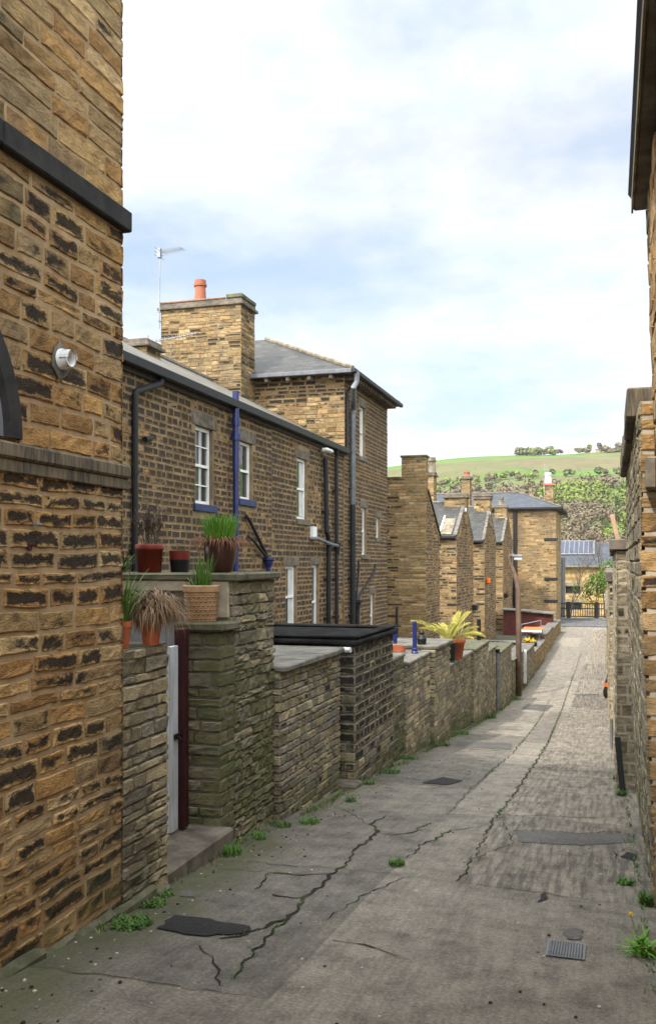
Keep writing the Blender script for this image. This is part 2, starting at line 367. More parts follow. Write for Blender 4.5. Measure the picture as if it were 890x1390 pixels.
def stones(mb, face, pl, u0, u1, rows, mat, L=.3, Lv=.45, proud=.012, gap=.010, holes=(), top=None, soot=None, moss=None, hue=None, sub=(1, 1), rough=.003, ends=(0, 0), slope=None, seed=0, amp=.3):
    r = random.Random(seed * 7 + int(abs(pl * 100)))
    uv, n = (Vector(q) for q in FACES[face]); o = n * abs(pl) * (1 if (n.x + n.y) * pl > 0 else -1)
    def P(u, z, d): return o + uv * u + Vector((0, 0, z)) + n * d
    for ri, (za, zb) in enumerate(zip(rows, rows[1:])):
        spans = [(u0 - ends[0], u1 + ends[1])]
        for h in holes:
            if min(zb, h[3]) - max(za, h[2]) > .02:
                ns = []
                for a, b in spans:
                    if h[1] <= a or h[0] >= b: ns.append((a, b)); continue
                    if h[0] > a: ns.append((a, h[0]))
                    if h[1] < b: ns.append((h[1], b))
                spans = ns
        for sa, sb in spans:
            u = sa; cuts = [sa]; first = True
            while u < sb - .04:
                l = L * r.uniform(1 - Lv, 1 + Lv)
                if first: l *= (.55 if ri % 2 else 1.1); first = False
                u += l
                if sb - u < L * .4: u = sb
                cuts.append(min(u, sb))
            if cuts[-1] < sb: cuts.append(sb)
            for a, b in zip(cuts, cuts[1:]):
                if b - a < .03: continue
                g = gap * r.uniform(.5, 1.2); ua, ub = a + (g / 2 if a > u0 - ends[0] + 1e-6 else 0), b - (g / 2 if b < u1 + ends[1] - 1e-6 else 0); zl, zh = za + g / 2, zb - g / 2
                zha = zhb = zh
                if top:
                    zha = min(zh, top(ua)); zhb = min(zh, top(ub))
                    if max(zha, zhb) < zl + .02: continue
                    zha = max(zha, zl + .004); zhb = max(zhb, zl + .004)
                uc, zc = (a + b) / 2, (za + zb) / 2
                at = (min(1, max(0, (hue(uc, zc) if hue else .5) + r.uniform(-.5, .5))), max(0, min(1, (soot(uc, zc) if soot else .1) + r.uniform(-amp, amp))), max(0, min(1, (moss(uc, zc) if moss else 0) + r.uniform(-.12, .12))), r.random())
                dm = (ub - ua, zh - zl, 0); pr = proud * r.uniform(.45, 1.25); ch = min(.009, (zh - zl) * .16)
                nx, ny = sub; base = {}; fr = {}
                lf = slope or (lambda u, z: z)
                for i in range(nx + 1):
                    for j in range(ny + 1):
                        fu, fv = i / nx, j / ny; zt = zha + (zhb - zha) * fu
                        jx, jz, jd = r.uniform(-1, 1) * rough, r.uniform(-1, 1) * rough, r.uniform(-1, 1) * rough * 1.6
                        fu2 = ua + ch + (ub - ua - 2 * ch) * fu + jx; fz = zl + ch + max(zt - zl - 2 * ch, .002) * fv + jz
                        fr[i, j] = mb.av(P(fu2, lf(fu2, fz), pr + jd), at, dm)
                        if i in (0, nx) or j in (0, ny): base[i, j] = mb.av(P(ua + (ub - ua) * fu + jx * .5, lf(ua, zl + (zt - zl) * fv + jz * .5), -.008), at, dm)
                def uvq(ks): return [(k[0] / nx, k[1] / ny) for k in ks]
                for i in range(nx):
                    for j in range(ny):
                        ks = [(i, j), (i + 1, j), (i + 1, j + 1), (i, j + 1)]
                        mb.face([fr[k] for k in ks], mat, uvq(ks), n)
                ring = [(i, 0) for i in range(nx)] + [(nx, j) for j in range(ny)] + [(i, ny) for i in range(nx, 0, -1)] + [(0, j) for j in range(ny, 0, -1)]
                for k1, k2 in zip(ring, ring[1:] + ring[:1]):
                    cen = (P(uc, zc, -.5)); mid = Vector(mb.v[fr[k1]]); mb.face([base[k1], base[k2], fr[k2], fr[k1]], mat, uvq([k1, k2, k2, k1]), mid - cen)
def block(mb, x0, x1, y0, y1, z0, z1, mortar, mat, faces, h=.12, seed=1, skip='', top=None, **k):
    """solid wall: mortar core and stones on the given faces"""
    if top is None: mb.box(x0, x1, y0, y1, z0, z1, mortar, skip)
    rows = courses(z0, z1, h, k.pop('hvar', .22), seed)
    for f in faces:
        pl = {'+X': x1, '-X': x0, '-Y': y0, '+Y': y1}[f]; a, b = (y0, y1) if 'X' in f else (x0, x1)
        stones(mb, f, pl, a, b, rows, mat, seed=seed + len(f) + ord(f[1]), top=top, **k)
    return rows
# ================================================================== THE SETTING
def grid(name, xs, ys, zf, mat, at=None):
    mb = MB(); I = [[mb.av((x, y, zf(x, y)), at(x, y) if at else (.5, 0, 0, .5)) for x in xs] for y in ys]
    for j in range(len(ys) - 1):
        for i in range(len(xs) - 1): mb.face([I[j][i], I[j][i + 1], I[j + 1][i + 1], I[j + 1][i]], mat)
    return struct(mb.build(name, smooth=True))
fr = lambda a, b, n: [a + (b - a) * i / n for i in range(n + 1)]
# ---- lane of cast concrete bays: every bay its own tone
def lane_h(x, y):
    return gz(y) + .012 * math.sin(x * 1.9 + y * .7) * math.sin(y * 1.3) + .010 * math.sin(y * .37 + x)
J_L, J_R = -1.46, -1.02                    # the two long joints
BAYS = ([-5, 3.9, 6.3, 8.75, 10.5, 12.3, 14.6, 17.3, 20.4, 23.6, 27.1, 31, 35, 40, 46, 52, 70], [-5, 8.8, 16.2, 24, 33, 70],
        [-5, 6.2, 8.95, 12.76, 15.07, 17.57, 20.1, 22.7, 25.6, 29.0, 33.5, 38.4, 44, 50, 70])
TONES = {(2, 0): .50, (2, 1): .42, (2, 2): .62, (2, 3): .50, (2, 4): .66, (0, 0): .42, (0, 1): .20, (0, 2): .30, (0, 3): .45, (0, 4): .22, (0, 5): .36, (1, 0): .58, (1, 1): .72}
def bay_tone(x, y):
    c = 0 if x < J_L else (1 if x < J_R else 2)
    k = max(i for i, b in enumerate(BAYS[c]) if y >= b); r = random.Random(k * 17 + c * 5)
    tone = TONES.get((c, k), .25 + .6 * r.random() + max(0, y - 18) * .012)
    return (min(1, tone), (.95 if c == 2 and k > 0 else .30) * (.6 + .4 * r.random()))
def lane_moss(x, y): return min(.9, .85 * max(0, .8 - abs(x + 2.8) * 1.1) + .8 * max(0, .55 - abs(x - .18) * 1.9) + (.22 if y < 7 and x < -1.4 else 0) + .25 * max(0, 1 - abs(x - J_R) / .10))
mb = MB(); xs = fr(-3.3, J_L, 20) + fr(J_L, J_R, 6)[1:] + fr(J_R, .5, 18)[1:]; ys = fr(-4, 12, 110) + fr(12, 32, 90)[1:] + fr(32, 62, 60)[1:]
allb = sorted({b for q in BAYS for b in q}); ys = sorted({min(allb, key=lambda b: abs(b - y)) if min(abs(b - y) for b in allb) < .13 else y for y in ys} | {b for b in allb if b < 60 and b > -4})
for j in range(len(ys) - 1):
    for i in range(len(xs) - 1):
        tn, gv = bay_tone((xs[i] + xs[i + 1]) / 2, (ys[j] + ys[j + 1]) / 2)
        mb.face([mb.av((x, y, lane_h(x, y)), (tn, lane_moss(x, y), gv, .5)) for x, y in ((xs[i], ys[j]), (xs[i + 1], ys[j]), (xs[i + 1], ys[j + 1]), (xs[i], ys[j + 1]))], 'lane_concrete')
struct(mb.build('lane'))
# ---- the ground sheet: falls with the lane, then runs out over the valley and up the moor
def hill(x, y):
    if y < 70: return gz(y) - .03
    pts = [(70, -4.1), (80, -5.6), (130, -13), (250, -19), (400, -2), (550, 22), (700, 47), (900, 85), (1050, 121), (1230, 146), (1500, 140), (2600, 60)]
    for (a, za), (b, zb) in zip(pts, pts[1:]):
        if y <= b:
            t = (y - a) / (b - a); t = t * t * (3 - 2 * t) * .35 + t * .65; z = za + (zb - za) * t; break
    else: z = 60
    k = min(1, max(0, (y - 300) / 700)); ang = x / max(y, 1)
    z += k * (3 * math.sin(x * .012 + y * .004) + 1.5 * math.sin(x * .031 + 1) * k)
    z -= k * (5 + 95 * max(-.05, -ang - .1) if ang < -.085 else 3.6)
    return z
m = NT('moorland', .95, .1)
vo = m.n('ShaderNodeTexVoronoi'); vo.inputs['Scale'].default_value = 1.; mp = m.n('ShaderNodeMapping'); mp.inputs['Scale'].default_value = (.0045, .0085, .0); mp.inputs['Rotation'].default_value = (0, 0, .25)
m.l(m.tc, mp.inputs[0]); m.l(mp.outputs[0], vo.inputs[0]); ve = m.n('ShaderNodeTexVoronoi', feature='DISTANCE_TO_EDGE'); m.l(mp.outputs[0], ve.inputs[0])
sx = m.n('ShaderNodeSeparateColor'); m.l(vo.outputs['Color'], sx.inputs[0])
field = m.ramp(sx.outputs[0], [(0, (.06, .125, .02)), (.35, (.09, .16, .03)), (.6, (.115, .12, .045)), (.8, (.075, .14, .024)), (1, (.13, .11, .06))])
c = m.mix(1., field, m.ramp(m.noise(.035, 8, .65), [(.3, (.82, .8, .74)), (.7, (1.15, 1.12, 1.05))]), 'MULTIPLY')
c = m.mix(m.sm(m.noise(.006, 6, .6), .60, .70), c, (.115, .085, .045))
c = m.mix(m.math('SUBTRACT', 1., m.sm(ve.outputs[0], .008, .025)), c, (.075, .085, .04))
m.col(c)
xs = fr(-900, 700, 90); ysg = fr(-30, 70, 50) + fr(70, 400, 30)[1:] + fr(400, 1500, 110)[1:] + fr(1500, 2600, 8)[1:]
near_ = fr(-60, 60, 8)
mb = MB()
I = [[mb.av((x * (1 if y > 70 else .12), y, hill(x * (1 if y > 70 else .12), y))) for x in xs] for y in ysg]
for j in range(len(ysg) - 1):
    for i in range(len(xs) - 1): mb.face([I[j][i], I[j][i + 1], I[j + 1][i + 1], I[j + 1][i]], 'moorland' if ysg[j] >= 70 else 'ground_earth')
struct(mb.build('hills', smooth=True))
# ---- cobbled cross street at the foot of the lane, with its kerb
grid('cobbled_road', fr(-14, 14, 20), fr(60.5, 67.2, 8), lambda x, y: -4.03 + .03 + .004, 'cobbles')
mb = MB(); mb.box(-14, -3.3, 60.3, 60.5, -4.2, -3.93, 'coping_grey'); mb.box(.4, 14, 60.3, 60.5, -4.2, -3.93, 'coping_grey'); mb.box(-14, 14, 67.2, 68.6, -4.3, -3.9, 'coping_grey'); struct(mb.build('pavement'))
# ---- cracks and joints traced on the lane surface
CR = [([(770, 938), (782, 905), (790, 880)], .02), ([(480, 1158), (512, 1131), (504, 1119), (522, 1108)], .05), ([(300, 1275), (350, 1263), (390, 1248), (412, 1223), (453, 1189), (480, 1165), (480, 1158)], .045), ([(390, 1248), (345, 1290), (320, 1330)], .03),
      ([(273, 1284), (287, 1299), (300, 1340)], .02), ([(368, 1185), (410, 1189), (453, 1189)], .035), ([(368, 1185), (345, 1207)], .025), ([(372, 1214), (395, 1221), (415, 1220)], .03), ([(296, 1176), (368, 1185)], .015),
      ([(512, 1131), (530, 1134), (559, 1131), (574, 1123), (586, 1119)], .03), ([(551, 1168), (574, 1148), (613, 1129), (663, 1123)], .022),
      ([(621, 1200), (645, 1163), (667, 1119), (697, 1079), (719, 1044), (742, 1010), (757, 975), (768, 945), (777, 915)], .032),
      ([(675, 1109), (750, 1110), (860, 1111)], .022), ([(512, 1108), (593, 1108), (675, 1109)], .010), ([(677, 1124), (700, 1131), (737, 1131), (790, 1134), (816, 1131), (862, 1128)], .020),
      ([(608, 1108), (640, 1069), (670, 1044), (697, 1020), (722, 990), (745, 950)], .022), ([(638, 1173), (665, 1158), (697, 1146), (687, 1129), (680, 1112)], .012),
      ([(450, 1279), (480, 1283), (517, 1289), (540, 1300)], .02), ([(440, 1252), (470, 1232), (539, 1198), (569, 1195), (595, 1200), (618, 1200)], .016), ([(549, 1058), (590, 1062), (628, 1064)], .028), ([(590, 1071), (628, 1058)], .018),
      ([(618, 1015), (645, 1018), (670, 1019), (695, 1021)], .022), ([(724, 1042), (780, 1045), (838, 1047)], .010), ([(756, 1019), (836, 1020)], .010), ([(500, 1077), (560, 1079), (638, 1079)], .009), ([(638, 1173), (710, 1176), (868, 1178)], .006),
      ([(763, 1163), (800, 1172), (868, 1205)], .006), ([(730, 998), (832, 1000)], .012), ([(745, 972), (830, 973)], .012), ([(702, 940), (765, 942), (828, 943)], .02), ([(735, 918), (826, 919)], .02), ([(660, 1000), (740, 1002)], .012),
      ([(500, 1119), (470, 1100), (455, 1096)], .014), ([(860, 1150), (835, 1158), (838, 1172)], .014), ([(760, 900), (823, 901)], .03)]
mb = MB(); TUFT = []
for c_ in (0, 1, 2):
    for b_ in BAYS[c_][1:-1]:
        if 3.5 < b_ < 50 and abs(b_ - 8.95) > .3: xa_, xb_ = ((-2.75, J_L), (J_L, J_R), (J_R, .2 - .007 * b_))[c_]; n_ = 5; CR.append(([('w', xa_ + (xb_ - xa_) * i / n_, b_ + U(-.03, .03)) for i in range(n_ + 1)], .009 + b_ * .0006))
for pl, wd in CR:
    P = [Vector((p[1], p[2], 0)) if p[0] == 'w' else Vector((*G(*p), 0)) for p in pl]; fine = []
    for a, b in zip(P, P[1:]):
        n = max(2, int((b - a).length / .05))
        for i in range(n): fine.append(a.lerp(b, i / n))
    fine.append(P[-1]); ph = U(0, 9); prev = None
    for i, p in enumerate(fine):
        d = (fine[min(i + 1, len(fine) - 1)] - fine[max(i - 1, 0)]).normalized(); sd = Vector((-d.y, d.x, 0)); t = i / (len(fine) - 1)
        wob = (math.sin(i * .55 + ph) + math.sin(i * 1.7 + ph * 2)) * .012 + U(-.006, .006)
        w2 = .72 * wd * (.35 + .65 * math.sin(math.pi * min(1, t * .9 + .08))) * U(.45, 1.25) * .5
        q = p + sd * wob * (1 if wd > .011 else .4); a_, b_ = q - sd * w2, q + sd * w2
        ia = mb.av((a_.x, a_.y, lane_h(a_.x, a_.y) + .005)); ib = mb.av((b_.x, b_.y, lane_h(b_.x, b_.y) + .005))
        if prev: mb.face([prev[0], prev[1], ib, ia], 'joint_dirt')
        prev = (ia, ib)
        if wd > .02: TUFT.append((q.x, q.y))
struct(mb.build('lane_joints'))
def patch(name, pl, mat, lift, jit=.012):
    mb = MB(); P = [Vector((*G(*p), 0)) for p in pl]; fine = []
    for a, b in zip(P, P[1:] + P[:1]):
        n = max(2, int((b - a).length / .05))
        for i in range(n): q = a.lerp(b, i / n); fine.append((q.x + U(-jit, jit), q.y + U(-jit, jit)))
    cx = sum(p[0] for p in fine) / len(fine); cy = sum(p[1] for p in fine) / len(fine); rings = []
    for k in (1, .66, .33):
        rings.append([mb.av((cx + (x - cx) * k, cy + (y - cy) * k, lane_h(cx + (x - cx) * k, cy + (y - cy) * k) + lift)) for x, y in fine])
    cc = mb.av((cx, cy, lane_h(cx, cy) + lift)); n = len(fine)
    for A, B in zip(rings, rings[1:]):
        for i in range(n): mb.face([A[i], A[(i + 1) % n], B[(i + 1) % n], B[i]], mat)
    for i in range(n): mb.face([rings[-1][i], rings[-1][(i + 1) % n], cc], mat)
    return struct(mb.build(name, smooth=True))
patch('tar_patch', [(215, 1259), (237, 1243), (273, 1245), (305, 1254), (345, 1259), (327, 1268), (282, 1271), (251, 1268)], 'tar_patch', .009, .02)
patch('lane_patch', [(572, 1064), (600, 1055), (628, 1060), (606, 1066)], 'tar_patch', .008)
patch('lane_patch', [(705, 1146), (697, 1131), (816, 1134), (860, 1131), (862, 1144), (790, 1150)], 'dark_concrete', .004)
patch('lane_patch', [(617, 1013), (622, 1007), (695, 1009), (693, 1018)], 'dark_concrete', .004)
patch('lane_patch', [(719, 961), (724, 957), (750, 958), (748, 961)], 'dark_concrete', .005)
patch('lane_patch', [(706, 963), (716, 957), (748, 960), (742, 966)], 'dark_concrete', .004)
patch('lane_patch', [(782, 944), (775, 942), (812, 942), (814, 944)], 'dark_concrete', .006)
patch('lane_patch', [(735, 1216), (743, 1212), (742, 1222), (730, 1228)], 'tar_patch', .006)
patch('lane_patch', [(760, 1270), (772, 1262), (790, 1264), (790, 1278), (770, 1279)], 'dark_concrete', .006)
patch('lane_patch', [(842, 1165), (850, 1158), (862, 1162), (858, 1170)], 'tar_patch', .006)
patch('lane_patch', [(243, 1214), (250, 1205), (266, 1207), (262, 1216)], 'dark_concrete', .005)

# ================================================================== BUILDING PARTS
def ring_frame(mb, X0, X1, a, b, z, t, w_, mat):
    mb.box(X0, X1, a, b, t - w_, t, mat, bev=.004); mb.box(X0, X1, a, b, z, z + w_, mat, bev=.004)
    mb.box(X0 + .001, X1 - .001, a, a + w_, z + w_, t - w_, mat, bev=.004); mb.box(X0 + .001, X1 - .001, b - w_, b, z + w_, t - w_, mat, bev=.004)
def window(par, X, a, b, z, t, sill='dressed_stone', lintel='dressed_stone', bars=0, rail=True, fm='white_paint', curt=True, fw=.055, depth=.13, label=None, lh=.20, open_top=False):
    f = MB(); Xi, Xo = X - depth, X - depth + .06
    ring_frame(f, Xi, Xo, a, b, z, t, fw, fm); zm = (z + t) / 2
    if rail: f.box(Xi + .005, Xo + .012, a + fw, b - fw, zm - .025, zm + .025, fm, bev=.004)
    for k in range(bars):
        y = a + (b - a) * (k + 1) / (bars + 1); f.box(Xi + .012, Xo - .006, y - .011, y + .011, z + fw, t - fw, fm)
    if bars:
        for q in (.25, .75): f.box(Xi + .013, Xo - .007, a + fw, b - fw, z + (t - z) * q - .011, z + (t - z) * q + .011, fm)
    fo = f.build('window', par)
    if label: fo['label'] = label
    g = MB(); g.box(Xi + .014, Xi + .022, a + .02, b - .02, z + .02, t - .02, 'glass'); g.build('pane', fo)
    if curt:
        g = MB(); n = 14
        for k in range(n):
            y0 = b - .06 - (b - a) * .36 * (k + 1) / n; y1 = b - .06 - (b - a) * .36 * k / n; d = .006 * (k % 2)
            g.quad([(Xi + .024 + d, y0, z + .08), (Xi + .03 - d, y1, z + .08), (Xi + .03 - d, y1, t - .08), (Xi + .024 + d, y0, t - .08)], 'curtain', (1, 0, 0))
        g.build('curtain', fo)
    if sill: g = MB(); g.box(X - depth, X + .055, a - .10, b + .10, z - .13, z - .001, sill, bev=.008); g.build('sill', fo)
    if lintel: g = MB(); g.box(X - depth, X + .018, a - .14, b + .14, t + .001, t + lh, lintel, bev=.008); g.build('lintel', fo)
    return (a, b, z, t)
def excl(h, lh=.20, sh=.13): a, b, z, t = h; return [(a - .005, b + .005, z, t), (a - .15, b + .15, t - .02, t + lh), (a - .11, b + .11, z - sh, z)]
def pipe(par, pts, r, mat='black_pipe', clips=True, name='drainpipe'):
    m_ = MB(); m_.tube(pts, r, mat, 10)
    if clips:
        for a, b in zip(pts, pts[1:]):
            a, b = Vector(a), Vector(b)
            if abs(a.z - b.z) > 1.2 and (a - b).xy.length < .3:
                n = int(abs(a.z - b.z) / 1.1)
                for k in range(1, n + 1):
                    q = a.lerp(b, k / (n + .5)); m_.tube([(q.x, q.y, q.z - .03), (q.x, q.y, q.z + .03)], r * 1.25, mat, 10); m_.box(q.x - r - .09, q.x - r * .5, q.y - r * 1.5, q.y + r * 1.5, q.z - .02, q.z + .02, mat)
    return m_.build(name, par, smooth=False)
def roofquad(mb, pts, mat, th=.06):
    """sloping slab: pts = eave a, eave b, top b, top a"""
    a, b, c, d = (Vector(p) for p in pts); n = (b - a).cross(d - a).normalized(); n = n if n.z > 0 else -n
    L = (b - a).length; H = (d - a).length; uv = [(0, 0), (L, 0), ((c - a).dot((b - a).normalized()), H), ((d - a).dot((b - a).normalized()), H)]
    mb.face([mb.av(p) for p in (a, b, c, d)], mat, uv, n)
    lo = [p - n * th for p in (a, b, c, d)]; mb.face([mb.av(p) for p in lo], 'wood_dark', None, -n)
    P = [a, b, c, d]
    for i in range(4): mb.face([mb.av(p) for p in (P[i], P[(i + 1) % 4], lo[(i + 1) % 4], lo[i])], mat)
def pot_stack(par, x, y, z, h=.45, r=.12, mat='clay_red', name='chimney_pot'):
    m_ = MB(); m_.lathe((x, y, z), [(r * 1.2, 0), (r * 1.15, .05), (r * .98, .06), (r * .86, h * .72), (r * 1.05, h * .74), (r * 1.1, h * .82), (r * .92, h * .84), (r * .95, h), (r * .75, h), (r * .7, h * .5)], mat, 16)
    return m_.build(name, par, smooth=False)
def chimney(par, x0, x1, y0, y1, z0, z1, faces=('-Y', '+X'), mat='pale_stone', mort='mortar_house', seed=3, h=.11, soot=None, L=.28, cap='dressed_stone', name='chimney', parts=True):
    m_ = MB(); block(m_, x0, x1, y0, y1, z0, z1, mort, mat, faces, h=h, seed=seed, L=L, proud=.014, gap=.012, soot=soot or (lambda u, z: .28), rough=.004, ends=(.008, .008))
    o = m_.build(name, par)
    c = MB(); c.box(x0 - .09, x1 + .09, y0 - .09, y1 + .09, z1 + .001, z1 + .08, cap, bev=.012); c.box(x0 - .03, x1 + .03, y0 - .03, y1 + .03, z1 + .08, z1 + .18, cap, bev=.012); c.build('cap', o)
    return o
FLASH = 'mortar_pale'
# ================================================================== NEAR HOUSE ON THE LEFT
XL = -2.75; ZB0, ZB1, ZS0, ZS1 = .46, .575, 1.95, 2.07
t = root('stone_house', 'nearest sandstone house on the left with black string course and arched window', 'house', (-6, 1, gz(1)))
mb = MB(); ye = 4.89
ac, ar, az0 = 3.10, .68, ZB1 + .02
archh = [(ac - ar * math.sqrt(max(0, 1 - ((k + .5) / 7) ** 2)), ac + ar * math.sqrt(max(0, 1 - ((k + .5) / 7) ** 2)), az0 + ar * k / 7, az0 + ar * (k + 1) / 7) for k in range(7)]
mb.box(-9, XL, -3, ye, -2.6, 7.5, 'mortar_warm')
def n_soot(u, z):
    if z > ZS1: return .16 + (.3 if z > 2.6 and rnd.random() < .12 else 0)
    if z > 1.3: return .50
    if z > ZB1: return .30 if rnd.random() < .6 else .62
    if z > -.25: return 1.0 if z > -.05 else .75
    if z > -1.2: return .36 if rnd.random() < .75 else .62
    return .50
def n_moss(u, z): return max(0, (-1.45 - z) * .9) + max(0, (u - 4.2) * (-.8 - z) * .35)
def n_hue(u, z): return .5
rowsL = courses(-2.6, ZB0, .100, .24, 4)
bands = [(rowsL, [], .34), (courses(ZB1, ZS0, .106, .22, 5), [(a - .10, b + .10, z, q) for a, b, z, q in archh], .33), (courses(ZS1, 7.5, .112, .22, 6), [], .42)]
for k, (rw, hl, L) in enumerate(bands):
    L *= .9
    stones(mb, '+X', XL, 1.0, ye, rw, 'sandstone', L=L, Lv=.4, proud=.009, gap=(.013 if k == 2 else .020), holes=hl, soot=n_soot, moss=n_moss, sub=(6, 2), rough=.0028, slope=(lambda u, z: z + .007 * math.sin(u * 4.1 + z * 3) + .004 * math.sin(u * 11 + z * 9)), ends=(0, .012), seed=k + 2, amp=.22)
    stones(mb, '+Y', ye, -9, XL, rw, 'sandstone', L=.4, proud=.012, gap=.012, soot=n_soot, ends=(0, .012), seed=k + 12)
    stones(mb, '+X', XL, -3, 1.0, rw, 'sandstone', L=.4, proud=.012, gap=.012, holes=hl, soot=n_soot, seed=k + 22)
wl = mb.build('wall', t)
mb = MB()
y = -3
for L in (2.6, 2.7, 1.42, 1.22): mb.box(XL - .05, XL + .05, y, y + L - .006, ZS0, ZS1, 'band_black', bev=.008); y += L
mb.box(-9, XL - .06, ye - .05, ye + .045, ZS0 + .002, ZS1 - .002, 'band_black', bev=.008); mb.build('string_course', t)
mb = MB(); y = -3
for L in (2.5, 2.4, 1.6, 1.44): mb.box(XL - .05, XL + .045, y, y + L - .004, ZB0 + .035, ZB1, 'band_weathered', bev=.012); mb.box(XL - .05, XL + .028, y, y + L - .006, ZB0 - .03, ZB0 + .034, 'band_weathered', bev=.006); y += L
mb.box(-9, XL - .06, ye - .05, ye + .04, ZB0, ZB1 - .002, 'band_weathered', bev=.01); mb.build('sill_course', t)
# arched window: black moulded surround, frame and pane
mb = MB(); N = 28
def arc(r, X): return [(X, ac + r * math.cos(math.pi * k / N), az0 + r * math.sin(math.pi * k / N)) for k in range(N + 1)]
A, B, Cc, Dd = arc(ar + .10, XL - .02), arc(ar + .10, XL + .035), arc(ar, XL + .04), arc(ar - .05, XL - .0)
for P1, P2 in ((A, B), (B, Cc), (Cc, Dd)):
    for k in range(N): mb.quad([P1[k], P1[k + 1], P2[k + 1], P2[k]], 'band_black')
aw = mb.build('window', t)
mb = MB(); c0 = mb.av((XL + .020, ac, az0))
q = [mb.av(p) for p in arc(ar - .02, XL + .020)]
for k in range(N): mb.face([q[k], q[k + 1], c0], 'glass', None, (1, 0, 0))
mb.build('pane', aw)
mb = MB(); y = 2.6
while y < 5.4:
    L = U(.18, .5); b_ = min(5.44, y + L); zz0 = gz(b_) - .1; mb.bbox(XL - .02, XL + U(.03, .07), y, b_ - .006, zz0, gz(y) + U(-.01, .025), 'coping_moss', b=.02, jit=.012); y += L
mb.build('footing', t)
# dryer vent, rusty hook, pipe stub
Yv = Yp(80, XL)
mb = MB(); cy, cz = Yv, 1.06
N = 20
def rg(r, x, dy=0, dz=0): return [mb.av((x, cy + dy + r * math.cos(k * math.tau / N), cz + dz + r * math.sin(k * math.tau / N))) for k in range(N)]
rs = [rg(.055, XL), rg(.055, XL + .03), rg(.043, XL + .035), rg(.043, XL + .07, 0, .0), rg(.047, XL + .075), rg(.036, XL + .074), rg(.03, XL + .03)]
for A_, B_ in zip(rs, rs[1:]):
    for k in range(N): mb.face([A_[k], A_[(k + 1) % N], B_[(k + 1) % N], B_[k]], 'white_plastic')
mb.face(rs[-1], 'black_plastic')
for k in range(10):
    a0 = math.pi * k / 10; a1 = math.pi * (k + 1) / 10
    mb.quad([(XL + .02, cy + .052 * math.cos(a0), cz + .052 * math.sin(a0)), (XL + .03, cy + .052 * math.cos(a1), cz + .052 * math.sin(a1)), (XL + .085, cy + .046 * math.cos(a1), cz - .0 + .046 * math.sin(a1)), (XL + .085, cy + .046 * math.cos(a0), cz + .046 * math.sin(a0))], 'white_plastic')
mb.build('dryer_vent', t, smooth=True)
mb = MB()
for k in range(1): 
    ring = [(XL + .016, cy + math.cos(a) * .085 * U(.85, 1.1), cz - .01 + math.sin(a) * .10 * U(.85, 1.1)) for a in (i * math.tau / 18 for i in range(18))]
    ce = mb.av((XL + .020, cy, cz)); ids = [mb.av(p) for p in ring]
    for i in range(18): mb.face([ids[i], ids[(i + 1) % 18], ce], 'coping_grey', None, (1, 0, 0))
mb.build('vent_mortar', t)
yh = Yp(37, XL); zh = Zp(740, XL, yh); mb = MB(); mb.tube([(XL, yh, zh), (XL + .05, yh, zh), (XL + .06, yh, zh + .02), (XL + .055, yh, zh + .035)], .006, 'maroon_paint', 6); mb.lathe((XL + .015, yh, zh - .01), [(.001, .02), (.012, .015), (.012, -.015), (.001, -.02)], 'maroon_paint', 10)
mb.build('iron_hook', t)
yh = Yp(47, XL); zh = Zp(712, XL, yh); mb = MB(); mb.tube([(XL, yh - .02, zh), (XL + .03, yh - .02, zh)], .009, 'metal_grey', 8); mb.tube([(XL + .025, yh - .03, zh), (XL + .025, yh + .02, zh)], .008, 'metal_grey', 8); mb.build('pipe_stub', t)
# ================================================================== TERRACE ON THE LEFT
def roofs_and_ends(): pass
def h_soot(base):
    return lambda u, z: base + (.25 * math.sin(u * 1.3 + z * .8) + .15 * math.sin(u * .6 - z * 1.7)) * .6
XF = -7.0; ZE = 3.08
def row_house(label, y0, y1, wins, sootv, seed):
    zg = gz(y1) - .3
    t = root('terraced_house', label, 'house', (-10.5, (y0 + y1) / 2, gz((y0 + y1) / 2)))
    mb = MB(); H = [w_[:4] for w_ in wins]; EX = [e for h in H for e in excl(h)]
    sheet(mb, '+X', XF, y0, y1, zg, lambda u: ZE, H, 'mortar_house')
    mb.box(-14, XF - .14, y0, y1, zg, ZE, 'mortar_house')
    stones(mb, '+X', XF, y0, y1, courses(zg, ZE - .02, .118, .2, 40), 'house_stone', L=.26, Lv=.35, proud=.010, gap=.016, holes=EX, soot=h_soot(sootv), rough=.004, seed=seed)
    # gable end facing the camera
    for yy, n in ((y0, (0, -1, 0)), (y1, (0, 1, 0))): mb.quad([(-14, yy, ZE), (XF, yy, ZE), (-10.5, yy, ZE + 1.9)], 'house_stone', n)
    mb.build('wall', t)
    mb = MB(); roofquad(mb, [(XF + .16, y0, ZE - .02), (XF + .16, y1, ZE - .02), (-10.5, y1, ZE + 1.93), (-10.5, y0, ZE + 1.93)], 'stone_slate'); roofquad(mb, [(-14.2, y1, ZE - .05), (-14.2, y0, ZE - .05), (-10.5, y0, ZE + 1.93), (-10.5, y1, ZE + 1.93)], 'stone_slate')
    mb.tube([(-10.5, y0, ZE + 1.93), (-10.5, y1, ZE + 1.93)], .09, 'coping_grey', 8); ro = mb.build('roof', t)
    mb = MB(); mb.box(XF + .05, XF + .21, y0, y1 - .003, ZE - .12, ZE + .035, 'black_pipe', bev=.015)
    mb.box(XF + .004, XF + .048, y0, y1, ZE - .19, ZE - .075, 'wood_dark'); mb.build('gutter', t)
    return t, ro
wA1 = (15.04, 15.80, 1.05, 2.44); wA2 = (17.1, 17.78, 1.27, 2.42)
tA, roA = row_house('soot-stained terraced house with blue window sills and a blue downpipe', 8, 18.9, [wA1, wA2], .76, 41)
